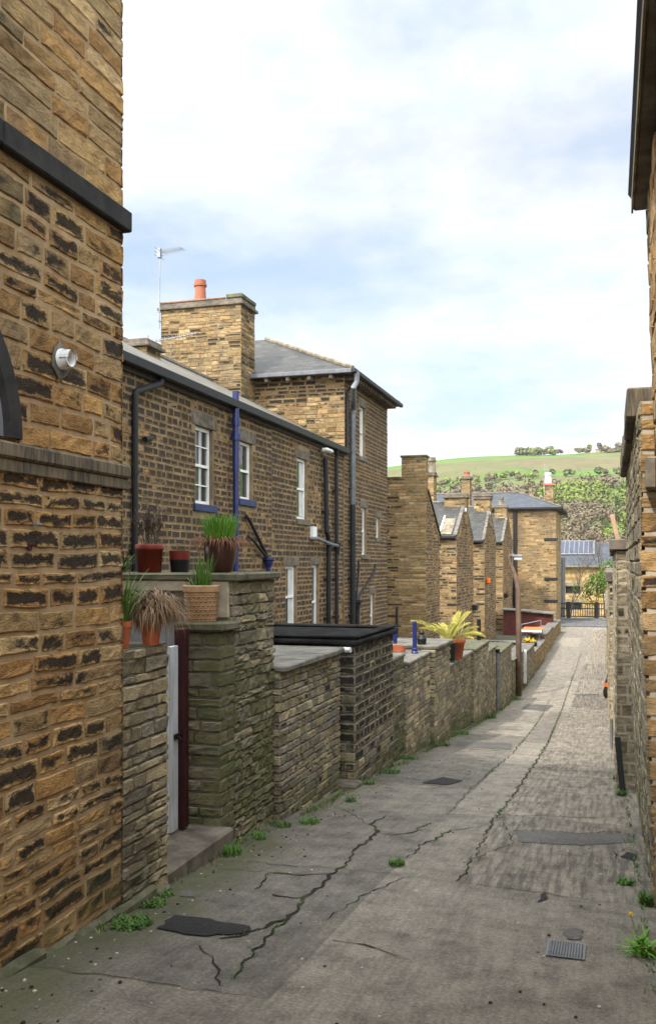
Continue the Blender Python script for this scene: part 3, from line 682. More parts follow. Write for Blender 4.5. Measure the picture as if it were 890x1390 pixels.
window(tA, XF, *wA1, sill='blue_sill_paint', bars=1, curt=False, fw=.065, lh=.24); window(tA, XF, *wA2, sill='blue_sill_paint', bars=0, curt=False, lh=.24)
wB = [(20.6, 21.38, 1.03, 2.47), (19.8, 20.58, -1.5, -.07), (21.75, 22.3, -1.9, -.05)]
tB, roB = row_house('soot-stained terraced house with black pipes beside the taller house', 18.9, 24.5, wB, .76, 42)
for w_ in wB: window(tB, XF, *w_, curt=(w_[0] < 20.5 or w_[0] > 20.59 and w_[0] < 21), fw=.065, sill='dressed_stone' if w_[2] > -1.8 else 'dressed_stone')
# pipes of house A
yq = Yp(178, XF); yr = Yp(210, XF)
pipe(tA, [(XF + .12, yr, Zp(516, XF, yr)), (XF + .12, yr - .04, Zp(520, XF, yr) - .02), (XF + .07, yq + .05, Zp(533, XF, yq) + .02), (XF + .07, yq, Zp(536, XF, yq)), (XF + .07, yq, -2.8)], .05)
yb = Yp(320, XF + .14)
zt_ = Zp(531, XF + .14, yb)
mb = MB(); mb.tube([(XF + .14, yb, zt_), (XF + .14, yb, Zp(640, XF, yb))], .062, 'blue_paint', 12); mb.tube([(XF + .14, yb, Zp(578, XF, yb)), (XF + .14, yb, Zp(568, XF, yb))], .082, 'blue_paint', 12)
mb.tube([(XF + .14, yb, Zp(598, XF, yb)), (XF + .14, yb, Zp(590, XF, yb))], .10, 'blue_paint', 12); mb.tube([(XF + .14, yb, Zp(640, XF, yb)), (XF + .14, yb, -2.9)], .055, 'blue_paint', 12)
mb.build('soil_pipe', tA)
y0, y1 = Yp(337, XF + .1), Yp(364, XF + .1)
pipe(tA, [(XF + .05, y0, Zp(700, XF, y0)), (XF + .08, y0 + .12, Zp(706, XF, y0)), (XF + .09, y1 - .1, Zp(752, XF, y1)), (XF + .09, y1 - .03, Zp(757, XF, y1))], .035, name='waste_pipe', clips=False)
pipe(tA, [(XF + .05, y0 + .1, Zp(728, XF, y0)), (XF + .09, y0 + .3, Zp(733, XF, y0)), (XF + .1, y1 - .12, Zp(756, XF, y1))], .03, name='waste_pipe', clips=False)
mb = MB(); zc = Zp(757, XF, y1); mb.lathe((XF + .11, y1, zc), [(.13, 0), (.13, -.05), (.10, -.07), (.085, -.13), (.05, -.2), (.05, -3)], 'blue_paint', 12); mb.build('hopper', tA)
yc = Yp(193, XF); zc = Zp(596, XF, yc); mb = MB(); mb.tube([(XF, yc, zc), (XF + .1, yc, zc)], .02, 'black_plastic', 8); mb.tube([(XF + .1, yc - .09, zc - .02), (XF + .1, yc + .1, zc + .02)], .045, 'black_plastic', 10); mb.build('wall_lamp', tA)
# pipes of house B
ya, y2 = Yp(443, XF + .1), Yp(456, XF + .1)
zj = Zp(740, XF, ya)
pipe(tB, [(XF + .12, ya - .18, Zp(623, XF, ya)), (XF + .12, ya - .12, Zp(640, XF, ya)), (XF + .12, ya - .05, Zp(722, XF, ya)), (XF + .12, ya + .12, Zp(733, XF, ya)), (XF + .12, ya + .12, -3.9)], .062)
pipe(tB, [(XF + .15, y2 - .1, ZE - .12), (XF + .11, y2, ZE - .3), (XF + .11, y2 + .02, Zp(735, XF, y2)), (XF + .11, y2 + .02, -3.9)], .05)
y3 = Yp(427, XF + .1); pipe(tB, [(XF, y3 - .15, Zp(731, XF, y3)), (XF + .17, y3, Zp(731, XF, y3)), (XF + .19, ya + .1, zj + .02), (XF + .15, y2 + .05, Zp(741, XF, y2))], .045, 'grey_pipe', clips=False, name='waste_pipe')
mb = MB(); mb.lathe((XF + .12, y2 + .03, Zp(741, XF, y2)), [(.12, .08), (.12, .02), (.09, 0), (.07, -.15), (.055, -.22)], 'black_pipe', 12); mb.build('hopper', tB)
y3 = Yp(423, XF); mb = MB(); mb.box(XF, XF + .10, y3 - .16, y3 + .12, Zp(731, XF, y3), Zp(715, XF, y3), 'white_plastic', bev=.01); mb.build('meter_box', tB)
y3 = Yp(435, XF); z3 = Zp(613, XF, y3); mb = MB(); mb.tube([(XF, y3, z3), (XF + .15, y3, z3)], .02, 'white_plastic', 8); mb.box(XF + .1, XF + .28, y3 - .28, y3 + .22, z3 - .03, z3 + .06, 'white_plastic', bev=.03); mb.build('security_lamp', tB)
# small chimney on the ridge of house A
yy = 18.; xa, xb = Xp(168, yy), Xp(199, yy)
chimney(roA, xa - .3, xb, yy, yy + .65, 3.9, Zp(470, xb, yy), seed=9)
# ================================================================== TALL HOUSE
Y0, Y1, ZT = 24.5, 29.6, 5.16
XT = -6.96
t = root('tall_house', 'tall three-storey sandstone house with hipped slate roof and a broad chimney stack', 'house', (-10, 27, gz(27)))
H = [(26.12, 26.75, 3.10, 4.57), (26.35, 26.9, .24, 1.62), (28.1, 28.62, .78, 1.42), (25.75, 26.2, -2.3, -.98), (27.35, 27.9, -2.3, -.95)]
mb = MB(); zg = -4.4
sheet(mb, '+X', XT, Y0, Y1, zg, lambda u: ZT, H, 'mortar_house')
mb.box(-14, XT - .14, Y0 + .002, Y1, zg, ZT, 'mortar_house')
mb.quad([(XT - .14, Y0, zg), (XT, Y0, zg), (XT, Y0, ZT), (XT - .14, Y0, ZT)], 'mortar_house', (0, -1, 0)); mb.quad([(XT - .14, Y1, zg), (XT, Y1, zg), (XT, Y1, ZT), (XT - .14, Y1, ZT)], 'mortar_house', (0, 1, 0))
rw = courses(zg, ZT - .02, .118, .2, 40)
stones(mb, '+X', XT, Y0, Y1, rw, 'house_stone', L=.26, Lv=.35, proud=.010, gap=.015, holes=[e for h in H for e in excl(h)], soot=h_soot(.98), rough=.004, seed=51, ends=(.012, .012))
stones(mb, '-Y', Y0, -14, XT, [z for z in rw if z > 2.6], 'pale_stone', L=.30, Lv=.4, proud=.014, gap=.012, soot=lambda u, z: .22 + (.38 if z > 4.4 else 0), rough=.005, seed=52, ends=(0, .012))
mb.build('wall', t)
window(t, XT, *H[0], bars=0, sill='coping_grey'); window(t, XT, *H[1], curt=False); window(t, XT, *H[2], rail=False, fw=.04, curt=False, fm='white_paint'); window(t, XT, *H[3], curt=False); window(t, XT, *H[4], curt=False)
mb = MB(); ex = XT + .34; ey0, ey1 = Y0 - .34, Y1 + .34; zr = ZT + .06; rx, ry, rz = -10.2, 27.05, ZT + 1.75
roofquad(mb, [(ex, ey0, zr), (ex, ey1, zr), (rx, ry + .01, rz), (rx, ry - .01, rz)], 'slate_brown')
roofquad(mb, [(-15, ey0, zr), (ex, ey0, zr), (rx, ry - .01, rz), (-15, ry - .01, rz)], 'slate_brown'); roofquad(mb, [(ex, ey1, zr), (-15, ey1, zr), (-15, ry, rz), (rx, ry, rz)], 'slate_brown')
for q in ((ex, ey0), (ex, ey1)): mb.tube([(*q, zr + .03), (rx, ry, rz + .03)], .06, 'coping_pale', 6)
ro = mb.build('roof', t)
mb = MB(); zs_ = ZT - .01
mb.box(ex - .02, ex + .10, ey0 - .1, ey1 + .1, zs_ - .04, zs_ + .075, 'black_pipe', bev=.015); mb.box(-15, ex - .022, ey0 - .1, ey0 + .01, zs_ - .04, zs_ + .075, 'grey_pipe', bev=.015); mb.build('gutter', t)
for k in range(18): mb = MB(); y = Y0 + .1 + k * (Y1 - Y0 - .2) / 17; mb.box(XT, ex - .03, y - .045, y + .045, ZT - .16, ZT - .045, 'band_weathered', bev=.01); mb.build('eaves_bracket', t)
for k in range(8): mb = MB(); x = XT - .3 - k * .62; mb.box(x - .05, x + .05, ey0 + .02, Y0, ZT - .15, ZT - .045, 'coping_pale', bev=.01); mb.build('eaves_bracket', t)
mb = MB(); mb.box(XT, ex - .02, Y0 - .3, Y1 + .3, ZT - .044, ZT - .012, 'wood_dark'); mb.box(-14, XT - .001, ey0 + .02, Y0, ZT - .044, ZT - .012, 'wood_dark'); mb.build('soffit', t)
# soil pipe with its swan neck, corner downpipe
ys_, yl = Yp(484, XT + .4), Yp(469, XT + .1)
pipe(t, [(XT + .42, Yp(484, XT + .42), Zp(504, XT + .42, Yp(484, XT + .42))), (XT + .42, Yp(484, XT + .42), ZT - .28), (XT + .36, Yp(484, XT + .42) - .1, ZT - .42), (XT + .14, 25.0, ZT - .85), (XT + .12, 24.95, ZT - 1.05), (XT + .12, 24.95, 1.6)], .075, 'grey_pipe', name='soil_pipe')
pipe(t, [(XT + .12, 24.95, 1.62), (XT + .12, 24.95, -4)], .078, 'black_pipe', name='soil_pipe')
pipe(t, [(XT + .3, 24.5, ZT - .05), (XT + .3, 24.5, ZT - .2), (XT + .06, 24.62, ZT - .45), (XT + .06, 24.62, ZE - .1)], .04)
pipe(t, [(XT + .04, 25.85, .05), (XT + .07, 25.8, -.1), (XT + .07, 25.5, -1.05)], .03, clips=False, name='waste_pipe'); pipe(t, [(XT + .05, 27.9, -.05), (XT + .07, 27.6, -.3), (XT + .07, 25.7, -1.0), (XT + .07, 25.45, -1.1)], .03, clips=False, name='waste_pipe')
mb = MB(); mb.lathe((XT + .12, 25.45, -1.1), [(.13, .05), (.13, -.02), (.09, -.06), (.06, -.22), (.05, -2.7)], 'black_pipe', 12); mb.build('hopper', t)
# broad stack rising off the near wall
yc0 = 23.5; xc0, xc1 = Xp(219, yc0), Xp(327, yc0)
zc1 = Zp(413, xc1, yc0)
ch = chimney(t, xc0, xc1, yc0, Y0 - .002, 2.7, zc1, seed=14, soot=lambda u, z: .20 + (.30 if math.sin(z * 5 + u) > .6 else 0), L=.34, h=.10)
mb = MB(); mb.box(xc0 - .02, xc1 - .45, yc0 - .05, yc0 + .02, zc1 + .182, zc1 + .235, 'terracotta_old', bev=.015); mb.box(xc0 + .05, xc1, yc0 + .1, Y0 - .1, zc1 + .182, zc1 + .24, 'coping_moss', bev=.02); mb.box(xc1 - .42, xc1 + .06, yc0 - .06, Y0, zc1 + .182, zc1 + .30, 'coping_moss', bev=.02); mb.build('capping_tiles', ch)
pot_stack(ch, Xp(272, 23.9), 23.9, zc1 + .22, .66, .17)
def aerial(par, x, y, z0, z1, dirv, L, n=9, elem=.22, name='aerial'):
    mb = MB(); mb.tube([(x, y, z0), (x + .02, y, z1)], .018, 'aerial_metal', 6); dx, dy = dirv; p0 = Vector((x, y, z1 - .06)); dv = Vector((dx, dy, .03))
    mb.tube([p0, p0 + dv * L], .010, 'aerial_metal', 5); sd = Vector((-dy, dx, 0)).normalized()
    for k in range(n):
        q = p0 + dv * L * (.12 + .86 * k / (n - 1)); e = elem * (1 - .3 * k / n); mb.tube([q - Vector((0, 0, e / 3)), q + Vector((0, 0, e / 3))], .007, 'aerial_metal', 4); mb.tube([q - sd * e, q + sd * e], .007, 'aerial_metal', 4)
    mb.box(x - .05, x + .05, y - .06, y + .06, z1 - .2, z1 + .06, 'aerial_metal'); 
    for k in range(3): mb.tube([p0 - sd * .25 + Vector((0, 0, -.12 + .1 * k)), p0 + sd * .25 + Vector((0, 0, -.12 + .1 * k))], .007, 'aerial_metal', 4)
    return mb.build(name, par)
xa_ = Xp(216, 23.4); aerial(t, xa_, 23.42, zc1 - .5, Zp(340, xa_, 23.4), (.93, -.1), .8)
for dz in (-.3, -.05): mb = MB(); mb.tube([(xa_ - .02, 23.4, zc1 + dz), (xc0 + .05, 23.5, zc1 + dz + .01)], .02, 'aerial_metal', 6); mb.build('aerial_bracket', t)
xb_ = Xp(228, 23.2); zb_ = Zp(463, xb_, 23.2)
mb = MB(); mb.tube([(xb_ - .55, 23.1, zb_ - .03), (xb_ + .95, 23.0, zb_ + .10)], .012, 'aerial_metal', 5); mb.tube([(xb_, 23.2, zb_ - .05), (xb_ + .1, 23.3, zb_ - .5), (xb_ + .25, 23.5, zb_ - .95)], .014, 'aerial_metal', 5)
for k in range(13): x = xb_ - .5 + k * .115; mb.tube([(x, 22.85 + .1, zb_ - .02 + (x - xb_ + .5) * .085), (x, 23.3, zb_ + .0 + (x - xb_ + .5) * .085)], .008, 'aerial_metal', 4); mb.tube([(x, 23.08, zb_ - .09 + (x - xb_ + .5) * .085), (x, 23.08, zb_ + .05 + (x - xb_ + .5) * .085)], .007, 'aerial_metal', 4)
mb.tube([(xb_ - .55, 23.1, zb_ - .22), (xb_ - .55, 23.1, zb_ + .18)], .02, 'aerial_metal', 5); mb.build('aerial', t)
# ================================================================== REAR WINGS FARTHER DOWN
# wing whose full-height wall faces up the lane (single-pitch roof falling away)
XW = -6.0
t = root('single_pitch_wing', 'narrow stone rear wing with a stepped chimney wall next to the tall house', 'house', (-7.5, 32.5, gz(32)))
ya_, yb_ = 31.2, 33.9; zl = Zp(649, -6.9, ya_); zp_ = Zp(620, XW, ya_); xs_ = Xp(545, ya_)
topf = lambda u: zl - .25 - (u - ya_) * .62
mb = MB(); zg = -4.4
mb.box(-11, XW, ya_, yb_, zg, topf(yb_) - .02, 'mortar_house')
sheet(mb, '+X', XW, ya_, yb_, topf(yb_) - .02, topf, [], 'mortar_house')
mb.box(-11, XW - .001, ya_, ya_ + .42, topf(yb_) - .02, zl, 'mortar_house'); mb.box(xs_, XW, ya_ + .001, ya_ + .44, zl, zp_, 'mortar_house')
rw = courses(zg, zl, .10, .3, 61)
dk = lambda u, z: .12 + (.42 if u < -6.95 and rnd.random() < .75 else 0)
stones(mb, '-Y', ya_, -11, XW, rw, 'pale_stone', L=.38, Lv=.5, proud=.014, gap=.010, soot=dk, rough=.004, seed=61, ends=(0, .012))
stones(mb, '-Y', ya_, xs_, XW, courses(zl, zp_, .10, .3, 62), 'pale_stone', L=.38, proud=.014, gap=.010, soot=lambda u, z: .15, seed=62, ends=(.012, .012))
stones(mb, '+X', XW, ya_, yb_, rw, 'house_stone', L=.28, proud=.018, gap=.022, soot=lambda u, z: .55, rough=.006, seed=63, top=topf)
stones(mb, '+X', XW, ya_, ya_ + .44, courses(topf(ya_), zp_, .10, .3, 62), 'pale_stone', L=.3, proud=.014, gap=.010, soot=lambda u, z: .25, seed=64)
mb.build('wall', t)
mb = MB(); roofquad(mb, [(XW + .06, yb_ + .12, topf(yb_) + .01), (-11, yb_ + .12, topf(yb_) + .01), (-11, ya_ + .3, topf(ya_ + .3) + .07), (XW + .06, ya_ + .3, topf(ya_ + .3) + .07)], 'slate_brown'); mb.build('roof', t)
mb = MB(); mb.box(xs_ - .05, XW + .05, ya_ - .05, ya_ + .49, zp_ + .001, zp_ + .07, 'coping_moss', bev=.01); mb.box(-11, xs_ - .052, ya_ - .04, ya_ + .46, zl + .001, zl + .05, 'coping_moss', bev=.01); mb.build('coping', t)
mb = MB(); mb.tube([(-6.98, ya_ - .05, -4), (-6.98, ya_ - .05, -1.5)], .04, 'black_pipe', 8); mb.build('drainpipe', t)
def gable_wing(label, y0, y1, ze, zr, cx0, cx1, zc, soot, seed, cap_big=False, pot=None, detail=None):
    t = root('gabled_wing', label, 'house', (-8, (y0 + y1) / 2, gz(y0)), 'gabled rear wings along the lane')
    ym = (y0 + y1) / 2; topf = lambda u: ze + (zr - ze) * (1 - abs(u - ym) / (ym - y0)); zg = -4.4
    mb = MB(); mb.box(-12, XW, y0, y1, zg, ze - .1, 'mortar_house'); sheet(mb, '+X', XW, y0, y1, ze - .1, topf, [], 'mortar_house', ucuts=(ym,))
    stones(mb, '-Y', y0, -12, XW, courses(zg, ze, .125, .25, seed), 'pale_stone', L=.36, proud=.014, gap=.014, soot=lambda u, z: soot * (1.3 if rnd.random() < .5 else .3), seed=seed, ends=(0, .012))
    stones(mb, '+X', XW, y0, y1, courses(zg, zr, .125, .25, seed), 'house_stone', L=.30, proud=.016, gap=.020, soot=lambda u, z: .50, rough=.005, top=topf, seed=seed + 1, ends=(.012, .012))
    mb.build('wall', t)
    mb = MB()
    roofquad(mb, [(XW - .02, y0 - .15, ze - .02), (-12, y0 - .15, ze - .02), (-12, ym, zr + .07), (XW - .02, ym, zr + .07)], 'slate_brown'); roofquad(mb, [(XW - .02, y1 + .15, ze - .02), (-12, y1 + .15, ze - .02), (-12, ym, zr + .07), (XW - .02, ym, zr + .07)], 'slate_brown')
    mb.tube([(-12, ym, zr + .08), (XW - .02, ym, zr + .08)], .07, 'clay_red' if detail == 'ridge' else 'coping_grey', 6)
    ro = mb.build('roof', t)
    mb = MB()
    for yy in (y0 - .1, y1 + .1):
        a_, b_ = Vector((XW - .06, yy, ze + .03)), Vector((XW - .06, ym, zr + .10)); 
        for q in ((-.06, .08),): mb.quad([a_ + Vector((q[0], 0, 0)), a_ + Vector((q[1], 0, 0)), b_ + Vector((q[1], 0, 0)), b_ + Vector((q[0], 0, 0))], 'coping_grey', (0, 0, 1)); mb.quad([a_ + Vector((.08, 0, 0)), b_ + Vector((.08, 0, 0)), b_ + Vector((.08, 0, -.1)), a_ + Vector((.08, 0, -.1))], 'coping_grey', (1, 0, 0)); mb.quad([a_ + Vector((-.06, 0, 0)), b_ + Vector((-.06, 0, 0)), b_ + Vector((-.06, 0, -.1)), a_ + Vector((-.06, 0, -.1))], 'coping_grey', (-1, 0, 0))
    if detail == 'flash':
        mb.quad([(XW - .65, y0 - .1, ze + .055), (XW - .2, y0 - .1, ze + .055), (XW - .2, ym - .4, zr - .2), (XW - .65, ym - .4, zr - .2)], 'coping_pale', (0, -1, 1)); mb.quad([(XW - .74, y0 - .1, ze + .06), (XW - .67, y0 - .1, ze + .06), (XW - .67, ym - .4, zr - .19), (XW - .74, ym - .4, zr - .19)], 'white_plastic', (0, -1, 1))
    mb.build('verge', ro)
    mb = MB(); mb.box(-12, XW - .02, y0 - .24, y0 - .14, ze - .12, ze - .02, 'black_pipe', bev=.01); mb.box(-12, XW - .05, y0 - .14, y0 - .02, ze - .16, ze - .08, 'wood_dark'); mb.build('gutter', t)
    ch = chimney(t, cx0, cx1, ym - .35, ym + .35, zr - .9, zc, seed=seed + 5, soot=lambda u, z: .25, h=.11)
    if cap_big:
        mb = MB(); mb.box(cx0 - .07, cx1 + .07, ym - .42, ym + .42, zc - .14, zc - .02, 'dressed_stone', bev=.02); mb.build('cap', ch)
    if FLASH and detail: mb = MB(); mb.box(cx0 - .04, cx1 + .04, ym - .37, ym - .35 - .001, zr - .35, zr - .2, 'white_plastic'); mb.build('flashing', ch)
    if pot: pot_stack(ch, (cx0 + cx1) / 2, ym, zc + .17, .5, .16, pot)
    return t
W = []
W.append(gable_wing('nearest gabled rear wing, pale lead strip down its slate roof', 37.8, 42.6, Zp(727, XW, 37.8), Zp(684, XW, 40.2), Xp(603, 39.85), Xp(631, 39.85) + .02, Zp(676, XW, 40), .48, 71, detail='flash'))
W.append(gable_wing('gabled rear wing with tall square chimney and an orange bird box on its gable', 46.6, 51.3, Zp(733, XW, 46.6), Zp(690, XW, 49), Xp(643, 48.6), XW + .02, Zp(674, XW, 48.6), .40, 75, cap_big=True, detail='x'))
W.append(gable_wing('farthest gabled rear wing, cream pot on its chimney', 54.9, 60.2, Zp(735, XW, 54.9), Zp(700, XW, 57.5), Xp(671, 57.2), XW - .05, Zp(689, XW, 57.2), .35, 79, pot='coping_pale', detail='x'))
yy = Yp(660, XW); mb = MB(); mb.bbox(XW + .01, XW + .2, yy - .35, yy + .1, Zp(792, XW, yy), Zp(784, XW, yy), 'orange_plastic', b=.05); mb.build('bird_box', W[1])
for wi, px, py in ((0, 641, 824), (2, 684, 808)):
    yy = Yp(px, XW); mb = MB(); mb.bbox(XW + .01, XW + .22, yy - .3, yy + .3, Zp(py, XW, yy) - .15, Zp(py, XW, yy) + .12, 'black_plastic', b=.04); mb.build('wall_lamp', W[wi])
# chimneys of the houses behind the wings
def back_house(label, y, x0, x1, px0, px1, pyt, pot, seed, roofz):
    t = root('back_house', label, 'house', (-16, y, gz(y)), 'houses behind the rear wings')
    mb = MB(); mb.box(x0, x1, y - 4, y + 4, -4.4, roofz - 1.4, 'house_stone'); mb.build('wall', t)
    mb = MB(); xm = (x0 + x1) / 2
    roofquad(mb, [(x1 + .2, y - 4, roofz - 1.4), (x1 + .2, y + 4, roofz - 1.4), (xm, y + 4, roofz), (xm, y - 4, roofz)], 'slate_blue'); roofquad(mb, [(x0 - .2, y - 4, roofz - 1.4), (x0 - .2, y + 4, roofz - 1.4), (xm, y + 4, roofz), (xm, y - 4, roofz)], 'slate_blue'); mb.build('roof', t)
    a, b = Xp(px0, y), Xp(px1, y); ch = chimney(t, a, b, y, y + .8, roofz - 1.6, Zp(pyt, b, y), seed=seed); pot_stack(ch, (a + b) / 2, y + .4, Zp(pyt, b, y) + .17, .75 if pot == 'coping_pale' else .3, .2, pot); return t
back_house('set-back house showing one slim chimney with a cream pot and aerial', 44, -16, -9.5, 579.5, 588, 646, 'coping_pale', 91, 3.9)
back_house('set-back house showing one slim round-topped chimney with a short red pot', 58, -16, -9.5, 626, 637, 650, 'clay_red', 92, 4.3)
# ================================================================== LAST HOUSE
y0, y1 = 62.3, 68.6; x1 = Xp(754, 62.3); x0 = -17; ze = Zp(690, x1, y0)
t = root('end_house', 'last tall stone house on the left, blue-grey hipped roof and three iron wall brackets', 'house', (-8, 65, gz(65)))
mb = MB(); block(mb, x0, x1, y0, y1, -4.4, ze, 'mortar_warm', 'pale_stone', ('-Y', '+X'), h=.13, seed=95, L=.36, proud=.012, gap=.010, soot=lambda u, z: .16, ends=(0, .01)); mb.build('wall', t)
mb = MB(); ex, ey0, ey1 = x1 + .35, y0 - .35, y1 + .35; rx, ry, rz = Xp(704, 65.4), 65.4, Zp(669, -6.5, 65.4)
roofquad(mb, [(x0, ey0, ze + .08), (ex, ey0, ze + .08), (rx, ry, rz), (x0, ry, rz)], 'slate_blue'); roofquad(mb, [(ex, ey0, ze + .08), (ex, ey1, ze + .08), (rx, ry, rz), (rx, ry - .01, rz)], 'slate_blue'); roofquad(mb, [(x0, ey1, ze + .08), (ex, ey1, ze + .08), (rx, ry, rz), (x0, ry, rz)], 'slate_blue')
mb.tube([(x0, ry, rz + .03), (rx, ry, rz + .03), (ex, ey0, ze + .1)], .06, 'dressed_stone', 6); mb.build('roof', t)
mb = MB(); mb.box(x0, ex + .1, ey0 - .1, ey0, ze - .06, ze + .08, 'black_pipe', bev=.02); mb.box(ex, ex + .1, ey0 + .001, ey1, ze - .06, ze + .08, 'black_pipe', bev=.02); mb.box(x0, ex - .001, ey0 + .001, y0, ze - .12, ze + .02, 'wood_dark'); mb.box(x1, ex - .001, y0, ey1, ze - .12, ze + .02, 'wood_dark'); mb.build('gutter', t)
for py in (732, 786, 816):
    z = Zp(py, x1, y0); mb = MB(); mb.box(Xp(738, y0), x1 + .12, y0 - .06, y0 - .015, z - .09, z + .09, 'black_pipe', bev=.01); mb.build('iron_bracket', t)
xq = Xp(698.5, y0 - .12); mb = MB(); mb.tube([(xq, y0 - .12, ze), (xq, y0 - .12, -4.2)], .13, 'black_pipe', 8); mb.build('drainpipe', t)
a, b = Xp(738, 67.2), Xp(750, 67.2); ch = chimney(t, a, b, 67.2, 67.9, ze - .2, Zp(659, b, 67.2), seed=97, cap='clay_red'); pot_stack(ch, (a + b) / 2 - .05, 67.5, Zp(659, b, 67.2) + .15, .8, .24, 'white_plastic')
mb = MB(); mb.tube([(a + .02, 67.15, ze + .5), (a + .02, 67.15, Zp(628, a, 67.2))], .025, 'aerial_metal', 5)
for k in range(5): mb.tube([(a - .1 + .03 * k, 67.15, Zp(632 + k * 2, a, 67.2)), (a + .3, 67.15, Zp(632 + k * 2, a, 67.2))], .012, 'aerial_metal', 4)
mb.build('aerial', t)
# ================================================================== WALLS ALONG THE LEFT OF THE LANE
def coping(mb, x0, x1, y0, y1, z, mat, th=.06, L=.55, along='y', jit=.004):
    """flat capping stones laid end to end"""
    a, e = (y0, y1) if along == 'y' else (x0, x1)
    while a < e - .01:
        b = min(e, a + L * U(.75, 1.25)); b = e if e - b < .15 else b; j = U(-jit, jit); o = U(-.010, .012)
        if along == 'y': mb.bbox(x0 + o, x1 + o, a + .003, b - .003, z + j, z + th + j, mat, b=.012, jit=.004)
        else: mb.bbox(a + .003, b - .003, y0 + o, y1 + o, z + j, z + th + j, mat, b=.012, jit=.004)
        a = b
def gz_floor(y0, y1): return min(gz(y0), gz(y1)) - .12
def gwall(name, label, y0, y1, xf, zt, xb=None, faces=('+X', '-Y'), mat='garden_stone', cop='coping_moss', h=.085, L=.26, seed=1, soot=.1, moss=.2, th=.05, over=.04, sub=(3, 1), cat='wall', group=None, cop_x=None, gap=.010, mort='mortar_garden', hue=None, wet=None, hvar=.35):
    xb = xf - .35 if xb is None else xb
    t = root(name, label, cat, ((xf + xb) / 2, (y0 + y1) / 2, gz((y0 + y1) / 2)), group)
    mb = MB(); zb = gz_floor(y0, y1)
    ms = lambda u, z: max(0, moss + max(0, .5 - (z - gz(y0)) * 1.0) * .8)
    ss = (lambda u, z: soot) if not callable(soot) else soot
    block(mb, xb, xf, y0, y1, zb, zt - th, mort, mat, faces, h=h, seed=seed, L=L, Lv=.5, proud=.016, gap=gap, soot=ss, moss=ms, sub=sub, rough=.005, ends=(.008, .008), hvar=hvar, hue=hue)
    mb.build('wall', t)
    if cop: mb = MB(); coping(mb, (xb if cop_x is None else cop_x) - .02, xf + over, y0 - .02, y1 + .01, zt - th + .001, cop, th); mb.build('coping', t)
    return t
# low wall in line with the near house
zlow = Zp(873, -2.74, 5.44)
gwall('low_wall', 'low rubble wall with no capping between the near house and the white gate', 4.90, 5.46, -2.745, zlow, xb=-3.05, faces=('+X', '+Y'), h=.075, L=.22, seed=7, soot=.12, moss=.05, cop=None, hue=lambda u, z: .85 if z < -1.0 else .6, th=0)
# gate step
g0 = G(227, 1203); mb = MB()
mb.bbox(-3.3, -2.78, 5.47, 6.68, gz(6.7) - .2, gz(5.4) + .045, 'dressed_stone', b=.015, jit=.006)
tag(mb.build('stone_step'), 'worn stone doorstep in front of the white wooden gate', 'step')
# white gate and its maroon post
XG = -3.15
t = root('yard_gate', 'peeling white wooden yard gate hung on a maroon post', 'gate', (XG, 6.0, gz(6)))
zg0, zg1 = gz(5.4) + .06, Zp(878, XG, 6.35)
for k in range(7):
    mb = MB(); a = 5.50 + k * .135; mb.box(XG - .02 - .002 * (k % 2), XG + .012 - .003 * (k % 2), a, a + .131, zg0 + U(0, .02), zg1 + U(-.012, .012), 'worn_white_paint', bev=.004); mb.build('board', t)
for z in (zg0 + .2, zg1 - .22): mb = MB(); mb.box(XG - .06, XG - .023, 5.5, 6.44, z, z + .1, 'worn_white_paint', bev=.004); mb.build('ledge', t)
mb = MB(); mb.box(XG - .03, XG + .05, 6.455, 6.55, zg0, Zp(853, XG, 6.5), 'maroon_paint', bev=.005); mb.build('post', t)
mb = MB(); mb.box(XG + .012, XG + .03, 6.36, 6.47, -1.33, -1.29, 'black_plastic', bev=.003); mb.tube([(XG + .03, 6.40, -1.31), (XG + .055, 6.40, -1.33), (XG + .03, 6.40, -1.36)], .006, 'black_plastic', 6); mb.build('latch', t)
# gate pillar with lower step and taller outhouse behind
zp1 = Zp(845, -2.9, 6.67); zsl = -.085
t = root('gate_pier', 'green-stained stone pier beside the maroon gate post', 'wall', (-3.05, 6.8, gz(6.8)))
mb = MB(); block(mb, -3.19, -2.9, 6.67, 6.95, gz(6.9) - .15, zp1 - .07, 'mortar_garden', 'garden_stone', ('-Y', '+X'), h=.105, hvar=.3, seed=23, L=.2, proud=.012, gap=.014, soot=lambda u, z: .08, moss=lambda u, z: .62, sub=(3, 2), ends=(.008, .012)); mb.build('wall', t)
mb = MB(); mb.bbox(-3.26, -2.84, 6.60, 6.948, zp1 - .068, zp1, 'coping_moss', b=.014, jit=.005); mb.build('coping', t)
t = root('outhouse', 'small green-stained stone outhouse with a flat slab roof carrying flower pots', 'outhouse', (-3.5, 7.4, gz(7.4)))
mb = MB(); zo = gz(7.9) - .1; z1_ = zsl - .060
dh = (-4.05, -3.27, zo + .1, z1_ - .18)
sheet(mb, '-Y', 6.955, -4.6, -2.9, zo, lambda u: z1_, [dh], 'mortar_garden', depth=.1)
mb.box(-4.6, -2.9, 7.055, 7.86, zo, z1_, 'mortar_garden'); mb.quad([(-2.9, 6.955, zo), (-2.9, 7.055, zo), (-2.9, 7.055, z1_), (-2.9, 6.955, z1_)], 'mortar_garden', (1, 0, 0))
rw = courses(zo, z1_, .085, .4, 31)
stones(mb, '+X', -2.9, 6.955, 7.86, rw, 'garden_stone', L=.25, Lv=.5, proud=.018, gap=.008, soot=lambda u, z: .10, moss=lambda u, z: .62 - .2 * (z > -.8), sub=(4, 2), rough=.007, ends=(.008, .01), seed=31)
